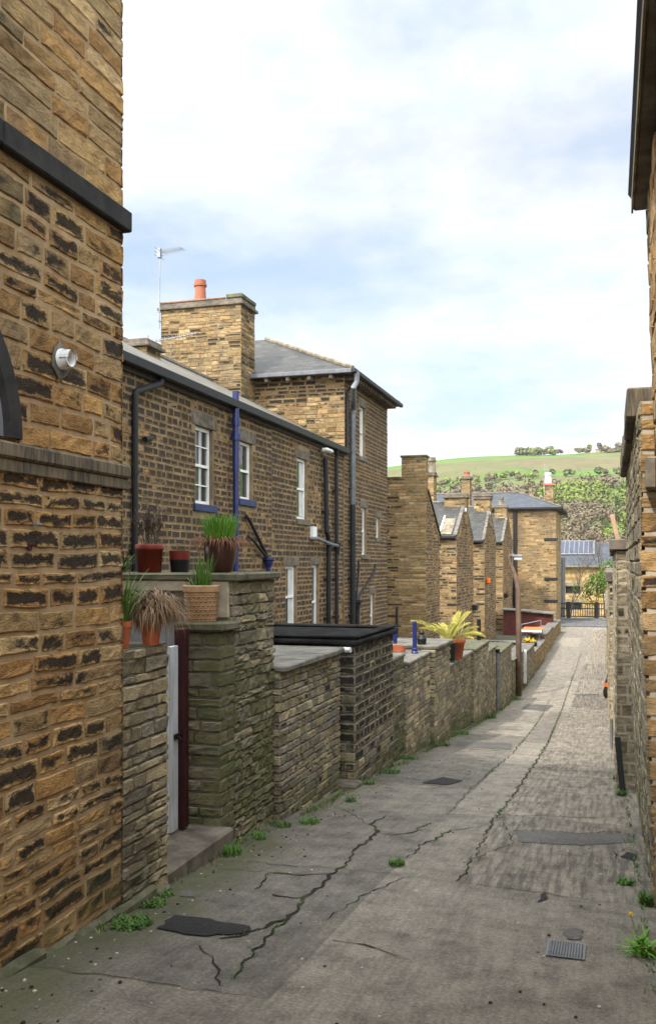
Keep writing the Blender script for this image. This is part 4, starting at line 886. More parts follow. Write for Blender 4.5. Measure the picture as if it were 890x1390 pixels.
stones(mb, '-Y', 6.955, -4.6, -2.9, rw, 'garden_stone', L=.25, Lv=.5, proud=.014, gap=.010, soot=lambda u, z: .10, moss=lambda u, z: .3, holes=[(dh[0] - .02, dh[1] + .06, zo, z1_)], seed=32)
mb.build('wall', t)
mb = MB(); mb.bbox(-4.7, -2.835, 6.90, 7.90, zsl - .058, zsl, 'coping_moss', b=.012, jit=.008); mb.build('roof_slab', t)
mb = MB(); mb.box(dh[0] - .1, -3.10, 6.915, 6.99, z1_ - .085, z1_ - .002, 'mortar_pale', bev=.006); mb.build('lintel', t)
mb = MB(); mb.bbox(-3.10 + .004, -2.93, 6.915, 6.954, z1_ - .30, z1_ - .002, 'mortar_pale', b=.008); mb.build('end_block', t)
mb = MB(); mb.box(dh[0], dh[1], 6.975, 7.04, z1_ - .14, z1_ - .087, 'maroon_paint', bev=.004); mb.build('door_frame', t)
do = MB()
for k in range(6): a = dh[0] + .005 + k * .13; do.box(a, a + .127, 7.01, 7.045, zo + .1, z1_ - .145, 'grey_door_paint', bev=.003)
do.build('door', t)
# coal store with flat slab
t = gwall('coal_store', 'rubble stone coal store with wide grey capping slabs, right after the outhouse', 7.88, 9.78, -2.84, -.925, xb=-4.3, seed=43, h=.075, L=.24, soot=.18, moss=.12, cop='coping_grey', th=.06, over=.06, sub=(4, 1), cat='outhouse', hue=lambda u, z: .75)
mb = MB(); mb.bbox(-3.2, -2.66, 9.79, 10.1, gz(9.8) - .2, gz(9.8) + .05, 'dressed_stone', b=.02); tag(mb.build('stone_step'), 'worn stone doorstep beside the soot-black flat-roofed outhouse', 'step')
# soot-black outhouse with bitumen roof
t = root('outhouse', 'soot-black brick-shaped stone outhouse with a flat black bitumen roof', 'outhouse', (-3.4, 11, gz(11)))
mb = MB(); block(mb, -4.4, -2.75, 10.1, 12.0, gz(12) - .15, -.93, 'mortar_garden', 'garden_stone', ('-Y', '+X'), h=.10, seed=51, L=.24, proud=.014, gap=.014, soot=lambda u, z: .72 if abs(z + 1.3) < .7 else .4, moss=lambda u, z: .05 + max(0, (-1.9 - z)) * .7, sub=(3, 1), ends=(.008, .01)); mb.build('wall', t)
mb = MB(); mb.bbox(-4.5, -2.68, 10.02, 12.06, -.929, -.86, 'bitumen', b=.02, jit=.008); mb.bbox(-4.5, -2.70, 10.04, 10.2, -.858, -.825, 'bitumen', b=.02, jit=.01); mb.bbox(-2.86, -2.70, 10.21, 12.05, -.858, -.825, 'bitumen', b=.02, jit=.01); mb.bbox(-4.5, -2.87, 11.9, 12.05, -.858, -.825, 'bitumen', b=.02); mb.build('flat_roof', t)
mb = MB(); mb.tube([(-2.86, 10.0, -.97), (-2.76, 9.98, -.97)], .03, 'white_plastic', 8); mb.build('pipe_end', t)
Yz = lambda py, Y, X=-2.75: Zp(py, X, Y)
gwall('yard_wall', 'yard wall just beyond the black-roofed outhouse, with ivy-stained stones', 12.02, 12.9, -2.80, Yz(886, 12.9), seed=60, soot=.3, moss=.45, cop='coping_grey', sub=(2, 1))
gwall('yard_wall', 'yard wall behind which two bright blue posts stand', 12.92, 14.68, -2.76, Yz(890, 13.9), seed=61, xb=-3.15, soot=.12, moss=.15, cop='coping_grey', th=.05, sub=(3, 1), hue=lambda u, z: .8)
t = gwall('yard_pier', 'thick yard pier with large slanting grey slab between blue posts and palm', 14.7, 16.1, -2.68, Yz(873, 15.2) , seed=62, xb=-4.1, soot=.1, moss=.2, cop='coping_grey', th=.06, over=.07, hue=lambda u, z: .8)
gwall('yard_wall', 'lower yard wall that the palm tree pots stand on', 16.12, 19.28, -2.76, Yz(894, 17.6), seed=63, xb=-3.2, soot=.2, moss=.25, cop='coping_grey', th=.07)
gwall('yard_pier', 'yard pier capped with a mossy yellow-green slab beyond the palm', 19.3, 21.6, -2.70, Yz(875, 20.2), seed=64, xb=-4.4, soot=.15, moss=.1, cop='coping_moss', th=.06, over=.06, hue=lambda u, z: .8)
gwall('yard_wall', 'short yard wall between the mossy-capped pier and the grey standpipe', 21.62, 23.4, -2.74, Yz(880, 22.5), seed=65, xb=-3.2, soot=.12, moss=.1, cop='coping_moss')
gwall('yard_pier', 'yard pier just before the brown street lamp', 23.55, 26.4, -2.66, Yz(879, 24.8), seed=66, xb=-3.3, soot=.12, moss=.15, cop='coping_moss', hue=lambda u, z: .7)
mb = MB(); x_, y_ = -2.70, 23.48; mb.tube([(x_, y_, gz(y_)), (x_, y_, Yz(886, y_) + .02)], .045, 'metal_grey', 8); mb.tube([(x_, y_, Yz(886, y_)), (x_, y_, Yz(886, y_) + .09)], .06, 'black_plastic', 8); tag(mb.build('standpipe'), 'thin grey standpipe with black cap against the yard wall', 'pipe')
gwall('yard_wall', 'low dark yard wall behind the foot of the street lamp', 27.2, 30.6, -2.70, Yz(890, 28.5), seed=67, xb=-3.1, soot=.25, moss=.35, cop='coping_grey')
gwall('yard_wall', 'yard wall with pale board on its end, past the street lamp', 30.8, 34.5, -2.66, Yz(881, 32), seed=68, xb=-3.2, soot=.1, moss=.1, cop='coping_grey')
mb = MB(); mb.box(-2.82, -2.60, 30.66, 30.76, gz(30) + .1, Yz(881, 31), 'white_plastic', bev=.02); tag(mb.build('notice_board'), 'narrow white board fixed upright at the wall end beside the lamp', 'board')
gwall('yard_wall', 'yard wall of brown stone below the yellow flowers', 34.8, 40.5, -2.66, Yz(877, 37), seed=69, xb=-3.2, soot=.1, moss=.0, cop='coping_grey', mat='pale_stone', sub=(1, 1))
gwall('yard_wall', 'second last yard wall, warm stone, in front of the maroon shed', 41, 47, -2.70, Yz(857, 43), seed=70, xb=-3.3, soot=.1, moss=.0, cop='coping_grey', mat='pale_stone', sub=(1, 1))
gwall('yard_wall', 'last yard wall on the left before the cobbled street', 47.3, 56, -2.80, Yz(850, 50), seed=71, xb=-3.3, soot=.1, moss=.0, cop='coping_grey', mat='pale_stone', sub=(1, 1))
# cross walls between the yards
for (y_, py, lab) in ((15.4, 876, 'cross wall running back from the big slab pier to the houses'), (20.6, 879, 'cross wall running back from the mossy-capped pier'), (34.2, 870, 'cross wall running back to the wings beside the yellow flowers')):
    z = Yz(py, y_) - .02; t = root('yard_cross_wall', lab, 'wall', (-5, y_, gz(y_))); mb = MB()
    block(mb, -6.9 if y_ < 30 else -5.98, -4.12 if y_ < 20 else (-4.42 if y_ < 30 else -3.25), y_ - .15, y_ + .15, gz(y_) - .2, z - .06, 'mortar_garden', 'garden_stone', ('-Y',), h=.1, seed=int(y_), L=.3, soot=lambda u, z: .2, moss=lambda u, z: .1); mb.build('wall', t)
    mb = MB(); coping(mb, -6.9 if y_ < 30 else -5.98, -4.13 if y_ < 20 else (-4.43 if y_ < 30 else -3.25), y_ - .2, y_ + .2, z - .059, 'coping_grey', .06, along='x'); mb.build('coping', t)
# maroon shed, orange table, handrail, yellow flowers
t = root('shed', 'maroon-red lean-to shed below the end house', 'shed', (-4.3, 54.5, gz(50)))
xa_, xb_ = Xp(702, 53), Xp(751, 53) ; zt1, zt2 = Zp(828, xa_, 53), Zp(833, xb_, 53)
mb = MB(); mb.quad([(xa_ - .8, 53, -4.2), (xb_ - .1, 53, -4.2), (xb_ - .1, 53, zt2), (xa_ - .8, 53, zt1 + .05)], 'red_brick_paint', (0, -1, 0)); mb.quad([(xb_ - .1, 53, -4.2), (xb_ - .1, 54.5, -4.2), (xb_ - .1, 54.5, zt2), (xb_ - .1, 53, zt2)], 'red_brick_paint', (1, 0, 0)); mb.quad([(xa_ - .8, 53, -4.2), (xa_ - .8, 54.5, -4.2), (xa_ - .8, 54.5, zt1), (xa_ - .8, 53, zt1)], 'red_brick_paint', (-1, 0, 0)); mb.build('wall', t)
mb = MB(); roofquad(mb, [(xa_ - .9, 52.8, zt1 + .06), (xb_ + .05, 52.8, zt2 + .02), (xb_ + .05, 54.6, zt2 + .02), (xa_ - .9, 54.6, zt1 + .06)], 'coping_grey', .06); mb.build('roof', t)
t = root('garden_table', 'orange-red table top with white edge in a far yard', 'table', (-3.9, 40, gz(40)))
xa_, xb_ = Xp(707, 40), Xp(735, 40); zt1 = Zp(855, xb_, 40)
mb = MB(); mb.box(xa_, xb_, 39.6, 41.6, zt1 - .03, zt1 + .01, 'orange_plastic', bev=.01); mb.build('table_top', t); mb = MB(); mb.box(xa_ - .02, xb_ + .02, 39.56, 39.598, zt1 - .08, zt1 + .0, 'white_plastic', bev=.01); mb.build('edge', t)
for q in ((xa_ + .1, 39.8), (xb_ - .1, 39.8), (xa_ + .1, 41.4), (xb_ - .1, 41.4)): mb = MB(); mb.tube([(*q, gz(40) - .03), (*q, zt1 - .031)], .03, 'metal_grey', 6); mb.build('leg', t)
t = root('handrail', 'thin grey metal handrail behind the orange table', 'handrail', (-3.9, 43, gz(43)))
xa_, xb_ = Xp(707, 43), Xp(733.5, 43); mb = MB(); mb.tube([(xa_, 43, Zp(848, xa_, 43)), (xb_, 43, Zp(842, xb_, 43)), (xb_, 43, gz(43) - .03)], .03, 'metal_grey', 6); mb.build('rail', t)
mb = MB(); mb.tube([(xa_, 43, gz(43) - .03), (xa_, 43, Zp(848, xa_, 43) - .04)], .03, 'metal_grey', 6); mb.build('post', t)
# ---- plants and pots
def blades(mb, x, y, z, r, n, L, mat, wd=.012, bend=1.0, up=(1.5, 4), Lv=.3, seg=5):
    for _ in range(n):
        a = U(0, math.tau); q = math.sqrt(U(0, 1)) * r
        mb.blade((x + math.cos(a) * q, y + math.sin(a) * q, z), (math.cos(a + U(-.7, .7)), math.sin(a + U(-.7, .7))), L * U(1 - Lv, 1 + Lv), wd * U(.7, 1.2), mat, bend * U(.3, 1.4), seg=seg, up=U(*up))
def flowerpot(t, x, y, z, r, h, mat, rim=True, flare=.8, name='pot'):
    mb = MB(); pr = [(r * flare * .95, 0), (r * flare, .004)]
    if rim: pr += [(r * (flare * .2 + .78), h * .80), (r, h * .80), (r * 1.02, h * .84), (r * 1.02, h * .985), (r * .99, h), (r * .90, h), (r * .88, h * .88)]
    else: pr += [(r * .97, h * .94), (r, h * .96), (r, h), (r * .92, h), (r * .9, h * .9)]
    mb.lathe((x, y, z), pr, mat, 28); o = mb.build(name, t, smooth=False)
    for p in o.data.polygons: p.use_smooth = True
    mb = MB(); mb.lathe((x, y, z + h * .9), [(r * .9, 0), (r * .5, .008), (.001, .012)], 'soil', 20); mb.build('soil', t); return o
def potted(label, x, y, z, r, h, mat, rim=True, flare=.8, name='potted_plant', cat='potted plant', group=None):
    t = root(name, label, cat, (x, y, z), group); flowerpot(t, x, y, z, r, h, mat, rim, flare); return t
# big dark pot with lime grass on the slab
def at_px(px, Y, x_hint=None): return Xp(px, Y)
x = at_px(299, 7.35); z = zsl + .001; k = D(x, 7.35) / F_
t = root('potted_plant', 'dark glazed round pot of bright lime-green grass with red-brown dead strands', 'potted plant', (x, 7.35, z))
h = 44 * k; mb = MB(); mb.lathe((x, 7.35, z), [(.085, 0), (.105, .02), (.135, h * .45), (.142, h * .75), (.135, h * .9), (.143, h * .94), (.143, h), (.13, h), (.12, h * .85)], 'dark_glaze', 28); mb.build('pot', t, smooth=True)
mb = MB(); mb.lathe((x, 7.35, z + h * .88), [(.125, 0), (.001, .01)], 'soil', 16); mb.build('soil', t)
mb = MB(); blades(mb, x, 7.35, z + h * .88, .12, 420, .255, 'lime_grass', .011, .45, (3.0, 9), .18); mb.build('grass', t)
mb = MB()
for _ in range(300):
    a = U(0, math.tau); mb.blade((x + .12 * math.cos(a), 7.35 + .12 * math.sin(a), z + h * .9), (math.cos(a + U(-.6, .6)), math.sin(a + U(-.6, .6))), U(.14, .27), .008, 'red_straw', U(2.2, 3.2), seg=6, up=U(.5, 1.6))
mb.build('dead_strands', t)
# red pot with twiggy shrub
x = at_px(203, 7.4); k = D(x, 7.4) / F_; t = potted('red plastic pot with a bare brown twiggy shrub', x, 7.4, z, 19 * k, 38 * k, 'red_plastic', flare=.85)
mb = MB()
def twig(p, d, L, r, lev):
    q = p; n = 4; pts = [p]
    for i in range(n): d = (d + Vector((U(-.25, .25), U(-.25, .25), U(-.05, .2)))).normalized(); q = q + d * (L / n); pts.append(q)
    mb.tube(pts, [r * (1 - .6 * i / n) for i in range(n + 1)], 'twig', 4, at=(U(0, 1), 0, 0, .5), cap=False)
    if lev: 
        for i in range(3): twig(pts[U(0, 1) < .5 and 2 or 3], (d + Vector((U(-.7, .7), U(-.7, .7), U(0, .5)))).normalized(), L * U(.5, .75), r * .6, lev - 1)
    if lev < 2:
        for i in range(5):
            s_ = pts[rnd.randrange(1, n + 1)]; mb.blade(s_, (U(-1, 1), U(-1, 1)), U(.018, .035), .010, 'twig', .3, seg=1, up=U(0, 1.4))
for _ in range(20): twig(Vector((x + U(-.06, .06), 7.4 + U(-.06, .06), z + 36 * k)), Vector((U(-.6, .6), U(-.6, .6), 1)).normalized(), U(.17, .27), .0042, 2)
mb.build('shrub', t)
mb = MB(); blades(mb, x - .2, 7.25, z, .05, 46, .24, 'weed_green', .02, 1.2, (1.2, 3)); tag(mb.build('leafy_plant'), 'small leafy green plant against the house corner on the slab roof', 'plant')
x = at_px(180, 7.25); k = D(x, 7.25) / F_; t = potted('plain black plastic pot half hidden by the house corner', x, 7.5, z, .085, .17, 'black_plastic', name='flower_pot', cat='flower pot')
x = at_px(244, 7.6); k = D(x, 7.6) / F_; t = root('flower_pot', 'empty pot with red upper half and black lower half', 'flower pot', (x, 7.6, z))
mb = MB(); mb.lathe((x, 7.6, z), [(12 * k, 0), (13.5 * k, 16 * k), (13.6 * k, 17 * k)], 'black_plastic', 24); mb.build('lower_band', t); mb = MB(); mb.lathe((x, 7.6, z), [(13.5 * k, 16.2 * k), (14.2 * k, 29 * k), (13.2 * k, 29 * k), (12.7 * k, 22 * k), (.001, 22 * k)], 'red_plastic', 24); mb.build('rim', t)
# tan basket-weave pot on the pier
x = -3.08; y = 6.78; z = zp1 + .001; k = D(x, y) / F_; x = Xp(273, y)
t = root('potted_plant', 'tan clay pot with a woven pattern and green blades standing on the gate pier', 'potted plant', (x, y, z)); r = 24 * k; h = 49 * k
mb = MB(); mb.lathe((x, y, z), [(r * .86, 0), (r * .88, .01), (r * .955, h * .80), (r * 1.03, h * .82), (r * 1.04, h * .97), (r, h), (r * .9, h), (r * .88, h * .85)], 'tan_clay', 36); 
mb.build('pot', t, smooth=False)
mb = MB()
for row in range(6):
    for q in range(22):
        a = (q + .5 * (row % 2)) * math.tau / 22; zc = z + h * (.12 + row * .118); rr = r * (.875 + .08 * (.12 + row * .118) / .8) + .001
        c = Vector((math.cos(a), math.sin(a), 0)); s_ = Vector((-c.y, c.x, 0)); P0 = Vector((x, y, zc)) + c * rr
        w_ = r * .115; hh = h * .036
        mb.face([mb.av(P0 - s_ * w_), mb.av(P0 + c * .006 + Vector((0, 0, -hh))), mb.av(P0 + s_ * w_), mb.av(P0 + c * .007 + Vector((0, 0, hh)))], 'clay_red' if False else 'tan_clay', None, c)
        mb.face([mb.av(P0 - s_ * w_ + c * .0015 + Vector((0, 0, -hh * 1.1))), mb.av(P0 + c * .0015 + Vector((0, 0, -hh * 2.2))), mb.av(P0 + s_ * w_ + c * .0015 + Vector((0, 0, -hh * 1.1))), mb.av(P0 + c * .003 + Vector((0, 0, -hh * 1.0)))], 'tan_dark', None, c)
pw = mb.build('woven_pattern', t)
mb = MB(); mb.lathe((x, y, z + h * .9), [(r * .9, 0), (.001, .01)], 'soil', 16); mb.build('soil', t)
mb = MB(); blades(mb, x + .02, y, z + h * .88, .06, 48, .27, 'grass_green', .013, .35, (3.5, 12), .25); blades(mb, x - .05, y, z + h * .9, .05, 26, .12, 'weed_green', .016, 1., (.8, 3)); mb.build('blades', t)
mb = MB()
for _ in range(6): mb.blade((x - .08, y, z + h), (-1, U(-.5, .3)), U(.25, .38), .004, 'straw', U(-.1, .9), seg=5, up=U(-.1, .3))
mb.build('dry_stalks', t)
# dead grass clump in a small pot, on the low wall
x, y, z = -2.93, 5.25, zlow + .001; k = D(x, y) / F_; x = Xp(205, 5.3)
t = root('potted_plant', 'clay pot smothered by a drooping mop of dead straw-coloured grass', 'potted plant', (x, 5.3, z)); y = 5.3
mb = MB(); mb.lathe((x, y, z), [(.05, 0), (.07, .14), (.078, .14), (.078, .165), (.065, .165), (.06, .14)], 'terracotta', 24); mb.build('pot', t)
mb = MB()
for _ in range(1900):
    a = U(0, math.tau); L = U(.15, .34); mb.blade((x + U(-.09, .09), y + U(-.09, .09), z + .15 + U(0, .13)), (math.cos(a), math.sin(a)), L, .0065, 'straw', U(1.7, 3.4), seg=6, up=U(.3, 1.6))
mb.build('dead_grass', t)
# green blades in a terracotta pot by the corner
x = Xp(166, 5.02); y = 5.02; t = root('potted_plant', 'small orange terracotta pot with long green blades, tucked against the near house corner', 'potted plant', (x, y, z))
mb = MB(); mb.lathe((x, y, z), [(.038, 0), (.052, .13), (.058, .13), (.058, .165), (.05, .165), (.045, .14)], 'terracotta', 24); mb.build('pot', t)
mb = MB(); blades(mb, x, y, z + .14, .04, 60, .36, 'grass_green', .014, 1.3, (2.0, 7), .3, 7); mb.build('blades', t)
# blue posts, palm, pots farther on
def post(label, px, y, py0, py1, r, flange=False, name='blue_post', mat='blue_paint'):
    x = Xp(px, y); t = root(name, label, 'post', (x, y, Zp(py1, x, y))); mb = MB(); za, zb = Zp(py1, x, y), Zp(py0, x, y); mb.lathe((x, y, za), [(r, 0), (r, zb - za - .02), (r * .8, zb - za), (.001, zb - za)], mat, 14); mb.build('shaft', t)
    mb = MB(); mb.lathe((x, y, za), [(r * 1.7, 0), (r * 1.7, .04), (r * 1.3, .06), (r * 1.3, .10), (r, .11)] if flange else [(r * 1.2, .3 * (zb - za)), (r * 1.25, .34 * (zb - za)), (r * 1.2, .38 * (zb - za)), (r, .39 * (zb - za))], mat, 14); mb.build('collar', t); return t
post('shorter bright blue post rising behind the black flat roof', 536, 14.9, 850, 905, .035)
post('taller bright blue post with a flange standing by the grey slab', 562.5, 14.2, 843, 889, .034, True)
x = Xp(541, 14.2); zz_ = Zp(905, x, 14.2); t = root('flower_pot', 'shallow orange terracotta pot behind the yard wall near blue posts', 'flower pot', (x, 14.2, zz_)); mb = MB(); z2 = Zp(876, x, 14.2) - zz_; mb.lathe((x, 14.2, zz_), [(.06, 0), (.085, z2 * .7), (.10, z2 * .72), (.10, z2), (.085, z2), (.08, z2 * .8), (.001, z2 * .8)], 'terracotta', 24); mb.build('pot', t)
x = Xp(572, 14.9); y = 14.9; zz_ = Zp(877, x, y)
t = root('garden_ornament', 'small dark bird-shaped ornament with green sprigs behind the big slab', 'ornament', (x, y, zz_)); mb = MB(); mb.lathe((x, y, zz_), [(.05, 0), (.075, .05), (.08, .12), (.05, .17), (.035, .19), (.045, .22), (.03, .25), (.001, .26)], 'black_plastic', 14); mb.build('body', t); mb = MB(); blades(mb, x + .05, y, zz_, .06, 14, .12, 'lime_grass', .02, .8, (.6, 2)); mb.build('sprigs', t)
yp = 16.9; zw = Yz(894, 17.6) + .022
xpb = Xp(611, yp); t = potted('black plastic pot holding a yellow-green palm with arching fronds', xpb, yp, zw, .105, Zp(873, xpb, yp) - zw, 'black_plastic', rim=False, name='potted_palm', cat='potted palm')
mb = MB(); bz = Zp(873, xpb, yp) - .03
def frond(mb, p, hd, L, up, droop, n=26):
    q = Vector(p); ang = math.atan(up); h = Vector((math.cos(hd), math.sin(hd), 0)); pts = [q.copy()]
    for i in range(14): q = q + (h * math.cos(ang) + Vector((0, 0, math.sin(ang)))) * (L / 14); pts.append(q.copy()); ang -= droop / 14
    mb.tube(pts, [.006 * (1 - .7 * i / 14) for i in range(15)], 'palm_leaf', 4, at=(.8, 0, 0, .5), cap=False)
    sd = Vector((-h.y, h.x, 0))
    for i in range(n):
        f = .18 + .80 * i / n; j = min(13, int(f * 14)); b = pts[j].lerp(pts[j + 1], f * 14 - j); tn = (pts[j + 1] - pts[j]).normalized(); ll = L * .30 * math.sin(math.pi * (.12 + .82 * f)) ** .8
        for s_ in (-1, 1):
            d = (tn * .75 + sd * s_ * .55 + Vector((0, 0, .35))).normalized(); e = b + d * ll * U(.85, 1.1) + Vector((0, 0, -ll * .12)); pw_ = tn * .006; m_ = b.lerp(e, .5) + Vector((0, 0, .01)); at = (min(1, max(0, .15 + .8 * f + U(-.25, .25))), 0, 0, .5)
            a0, a1, m0, m1, e0 = (mb.av(v, at) for v in (b - pw_ * .4, b + pw_ * .4, m_ - pw_, m_ + pw_, e)); mb.face([a0, a1, m1, m0], 'palm_leaf'); mb.face([m0, m1, e0], 'palm_leaf')
for hd, L, up, dr in ((3.2, .86, 1.5, 1.0), (1.2, .72, 2.6, .5), (.9, .8, 2.0, .6), (3.55, .66, 1.7, 1.2), (2.8, .62, 2.0, 1.2), (2.1, .6, 2.4, 1.1), (.1, .66, 1.4, .9), (.5, .6, 2.6, 1.0), (-.35, .55, 1.0, 1.2), (5.2, .62, 3.0, 1.1), (4.3, .58, 2.2, 1.3), (1.3, .5, 4, .8), (6.0, .70, 1.2, 1.2), (3.0, .5, 3.5, .9), (5.9, .45, 5, .7), (.3, .74, 1.0, 1.3)): frond(mb, (xpb - .03, yp, bz), hd, L, up, dr)
mb.build('fronds', t)
xpb = Xp(620, yp + .45); y = yp + .45; t = potted('orange terracotta pot of dry stalks beside the potted palm', xpb, y, zw, .155, Zp(867, xpb, y) - zw, 'terracotta', flare=.62)
mb = MB(); blades(mb, xpb, y, Zp(870, xpb, y), .1, 60, .32, 'straw', .008, .8, (1.2, 5)); mb.tube([(xpb + .02, y, Zp(870, xpb, y)), (xpb + .14, y, Zp(844, xpb, y))], .008, 'white_plastic', 6); mb.build('stalks', t)
x = Xp(649.5, 22.6); t = post('slim black bollard standing in the yard beyond the palm', 649.5, 21.4, 840, 876, .045, name='black_post', mat='black_plastic')
x = Xp(687, 26.9); zz_ = Zp(896, x, 26.9); t = root('flower_pot', 'pale blue plastic tub at the gap before the street lamp', 'flower pot', (x, 26.9, zz_)); mb = MB(); mb.lathe((x, 26.9, zz_), [(.08, 0), (.11, .22), (.12, .23), (.12, .26), (.10, .26), (.09, .2), (.001, .2)], 'blue_plastic', 20); mb.build('tub', t)
x = Xp(718, 37); zz_ = Zp(872, x, 37); t = root('potted_plant', 'bright yellow flowers above the far yard wall', 'potted plant', (x, 37, zz_)); mb = MB(); blades(mb, x, 37, zz_, .16, 60, .22, 'yellow_petal', .04, 1., (.6, 2.5)); mb.build('flowers', t); mb = MB(); blades(mb, x, 37, zz_ - .05, .25, 80, .22, 'grass_green', .03, 1., (.6, 2.5)); mb.build('leaves', t); mb = MB(); mb.lathe((x, 37, gz(37)), [(.22, 0), (.3, zz_ - gz(37)), (.001, zz_ - gz(37))], 'black_plastic', 16); mb.build('pot', t)
# ---- street lamp
XQ, YQ = -2.60, 28.1
L_ = lambda px, py: (Xp(px, YQ), YQ, Zp(py, Xp(px, YQ), YQ))
t = root('street_lamp', 'brown-poled street lamp with a curved neck standing on the left of the lane', 'street lamp', (Xp(703, YQ), YQ, gz(YQ)))
mb = MB(); P = [(Xp(703.5, YQ), YQ, gz(YQ) - .05), L_(703.3, 850), L_(702.5, 800), L_(700, 786), L_(695, 772), L_(691, 762), L_(690.5, 757), L_(693, 754), L_(697, 752.5)]; mb.tube(P, [.085, .082, .075, .07, .062, .058, .055, .055, .05], 'lamp_pole_brown', 12); mb.build('pole', t, smooth=True)
mb = MB(); h0, h1 = L_(694.5, 756), L_(709, 757); mb.bbox(h0[0], h1[0], YQ - .10, YQ + .10, h0[2] - .02, h0[2] + .07, 'metal_grey', b=.03); mb.build('head', t); mb = MB(); mb.bbox(h0[0] + .06, h1[0] - .02, YQ - .09, YQ + .09, h0[2] - .10, h0[2] - .021, 'white_plastic', b=.03); mb.build('lamp_shade', t)
# ================================================================== RIGHT HAND SIDE
lean1 = lambda p: (p[0] + .033 * (2.1 - p[2]), p[1], p[2])
t = root('stone_building', 'right-hand sandstone building whose eaves overhang at the picture edge', 'building', (2, 1, gz(1)))
mb = MB(); XR = .212
mb.box(XR, 4.5, -3, 5.78, -2.6, 2.1, 'mortar_warm')
stones(mb, '-X', XR, 1.5, 5.78, courses(-2.6, 2.08, .16, .25, 81), 'bright_stone', L=.4, proud=.012, gap=.014, soot=lambda u, z: .12, sub=(3, 2), rough=.004, ends=(0, .006), seed=81)
stones(mb, '+Y', 5.78, XR, 4.5, courses(-2.6, 2.08, .16, .25, 81), 'bright_stone', L=.35, proud=.02, gap=.014, soot=lambda u, z: .12, sub=(1, 1), rough=.006, ends=(.014, 0), seed=82)
mb.build('wall', t, xf=lean1)
mb = MB(); mb.box(.130, .7, -3, 5.86, 2.101, 2.16, 'coping_grey', bev=.01); mb.box(.118, .129, -3, 5.86, 2.09, 2.20, 'coping_pale'); mb.build('eaves', t)
mb = MB(); roofquad(mb, [(.10, -3, 2.22), (.10, 5.9, 2.22), (2.4, 5.9, 3.9), (2.4, -3, 3.9)], 'stone_slate'); roofquad(mb, [(4.7, -3, 2.22), (4.7, 5.9, 2.22), (2.4, 5.9, 3.9), (2.4, -3, 3.9)], 'stone_slate'); mb.build('roof', t)
lean2 = lambda p: (p[0] + .045 * max(0, -.2 - p[2]), p[1], p[2])
t = root('right_outhouse', 'tall sunlit stone outhouse on the right with a thick dark coping and a lintel', 'outhouse', (.6, 8.7, gz(8.7)))
mb = MB(); XB = .178; yb0, yb1 = 6.2, 11.2; zb1 = 1.02
mb.box(XB, 1.6, yb0, yb1, -2.9, zb1, 'mortar_pale')
rw = courses(-2.5, zb1, .125, .3, 84)
stones(mb, '-Y', yb0, XB, 1.6, rw, 'bright_stone', L=.34, Lv=.3, proud=.008, gap=.020, soot=lambda u, z: .02 if rnd.random() < .85 else .9, sub=(5, 3), rough=.003, ends=(.002, 0), seed=84, amp=.05)
stones(mb, '-X', XB, yb0, yb1, courses(-2.9, zb1, .125, .3, 84), 'garden_stone', L=.34, proud=.009, gap=.016, soot=lambda u, z: .22, moss=lambda u, z: .05 + max(0, -1.2 - z) * .4, sub=(3, 2), rough=.0035, ends=(.010, 0), seed=85)
mb.build('wall', t, xf=lean2)
mb = MB(); coping(mb, .105, 1.7, 6.75, yb1 + .05, zb1 - .03, 'band_weathered', .21, L=1.1, jit=.025); mb.build('coping', t)
mb = MB(); za, zb_ = Zp(664, .22, 6.1), Zp(620, .22, 6.1); mb.bbox(.205, 1.3, 6.06, 6.18, za, zb_, 'coping_pale', b=.012); mb.build('lintel', t)
stone_mat('beige_stone', [(0, (.26, .215, .14)), (.4, (.36, .30, .20)), (.8, (.31, .265, .19)), (1, (.42, .35, .235))], edge=.02, e_noise=.06)
def rwall(label, y0, y1, x, zt, thick=.35, seed=1, group=None, th=.13, wall_mat='beige_stone', x1=None):
    t = root('right_wall', label, 'wall', (x + .2, (y0 + y1) / 2, gz((y0 + y1) / 2)), group); mb = MB()
    x1 = x1 or x; n = max(1, int((y1 - y0) / 3))
    mb.box(x, x + thick, y0, y1, gz_floor(y0, y1), zt - th, 'mortar_pale'); rw = courses(gz_floor(y0, y1), zt - th, .12, .3, seed)
    stones(mb, '-Y', y0, x, x + thick, rw, wall_mat, L=.18, proud=.008, gap=.016, soot=lambda u, z: .3 if z > zt - 1 else .1, sub=(2, 2), rough=.004, ends=(.002, 0), seed=seed)
    stones(mb, '-X', x, y0, y1, rw, wall_mat, L=.3, proud=.010, gap=.014, soot=lambda u, z: .2, moss=lambda u, z: .25, rough=.004, sub=(2, 1), ends=(.016, 0), seed=seed + 1)
    mb.build('wall', t, xf=lambda p: (p[0] + (x1 - x) * (p[1] - y0) / (y1 - y0), p[1], p[2])); mb = MB(); coping(mb, -.07, thick + .05, y0 - .06, y1, 0, 'dressed_stone', th - .002, L=.8, jit=.012)
    mb.build('coping', t, xf=lambda p: (p[0] + x + (x1 - x) * (p[1] - y0) / (y1 - y0), p[1], p[2] + zt - th + .001))
rwall('high stone wall on the right with a dark knobbly coping, past the outhouse', 11.3, 20, Xp(836, 11.4), Zp(733, .1, 11.4), seed=101, x1=.05)
rwall('stone wall on the right stepping down lower in the distance', 20.1, 34, Xp(826, 20.2), Zp(776, 0, 20.2), seed=104, x1=-.10, th=.2)
rwall('farthest and lowest stone wall on the right before the cobbles', 34.2, 58, -.13, Zp(823, -.1, 36), seed=107, x1=-.22, th=.08)
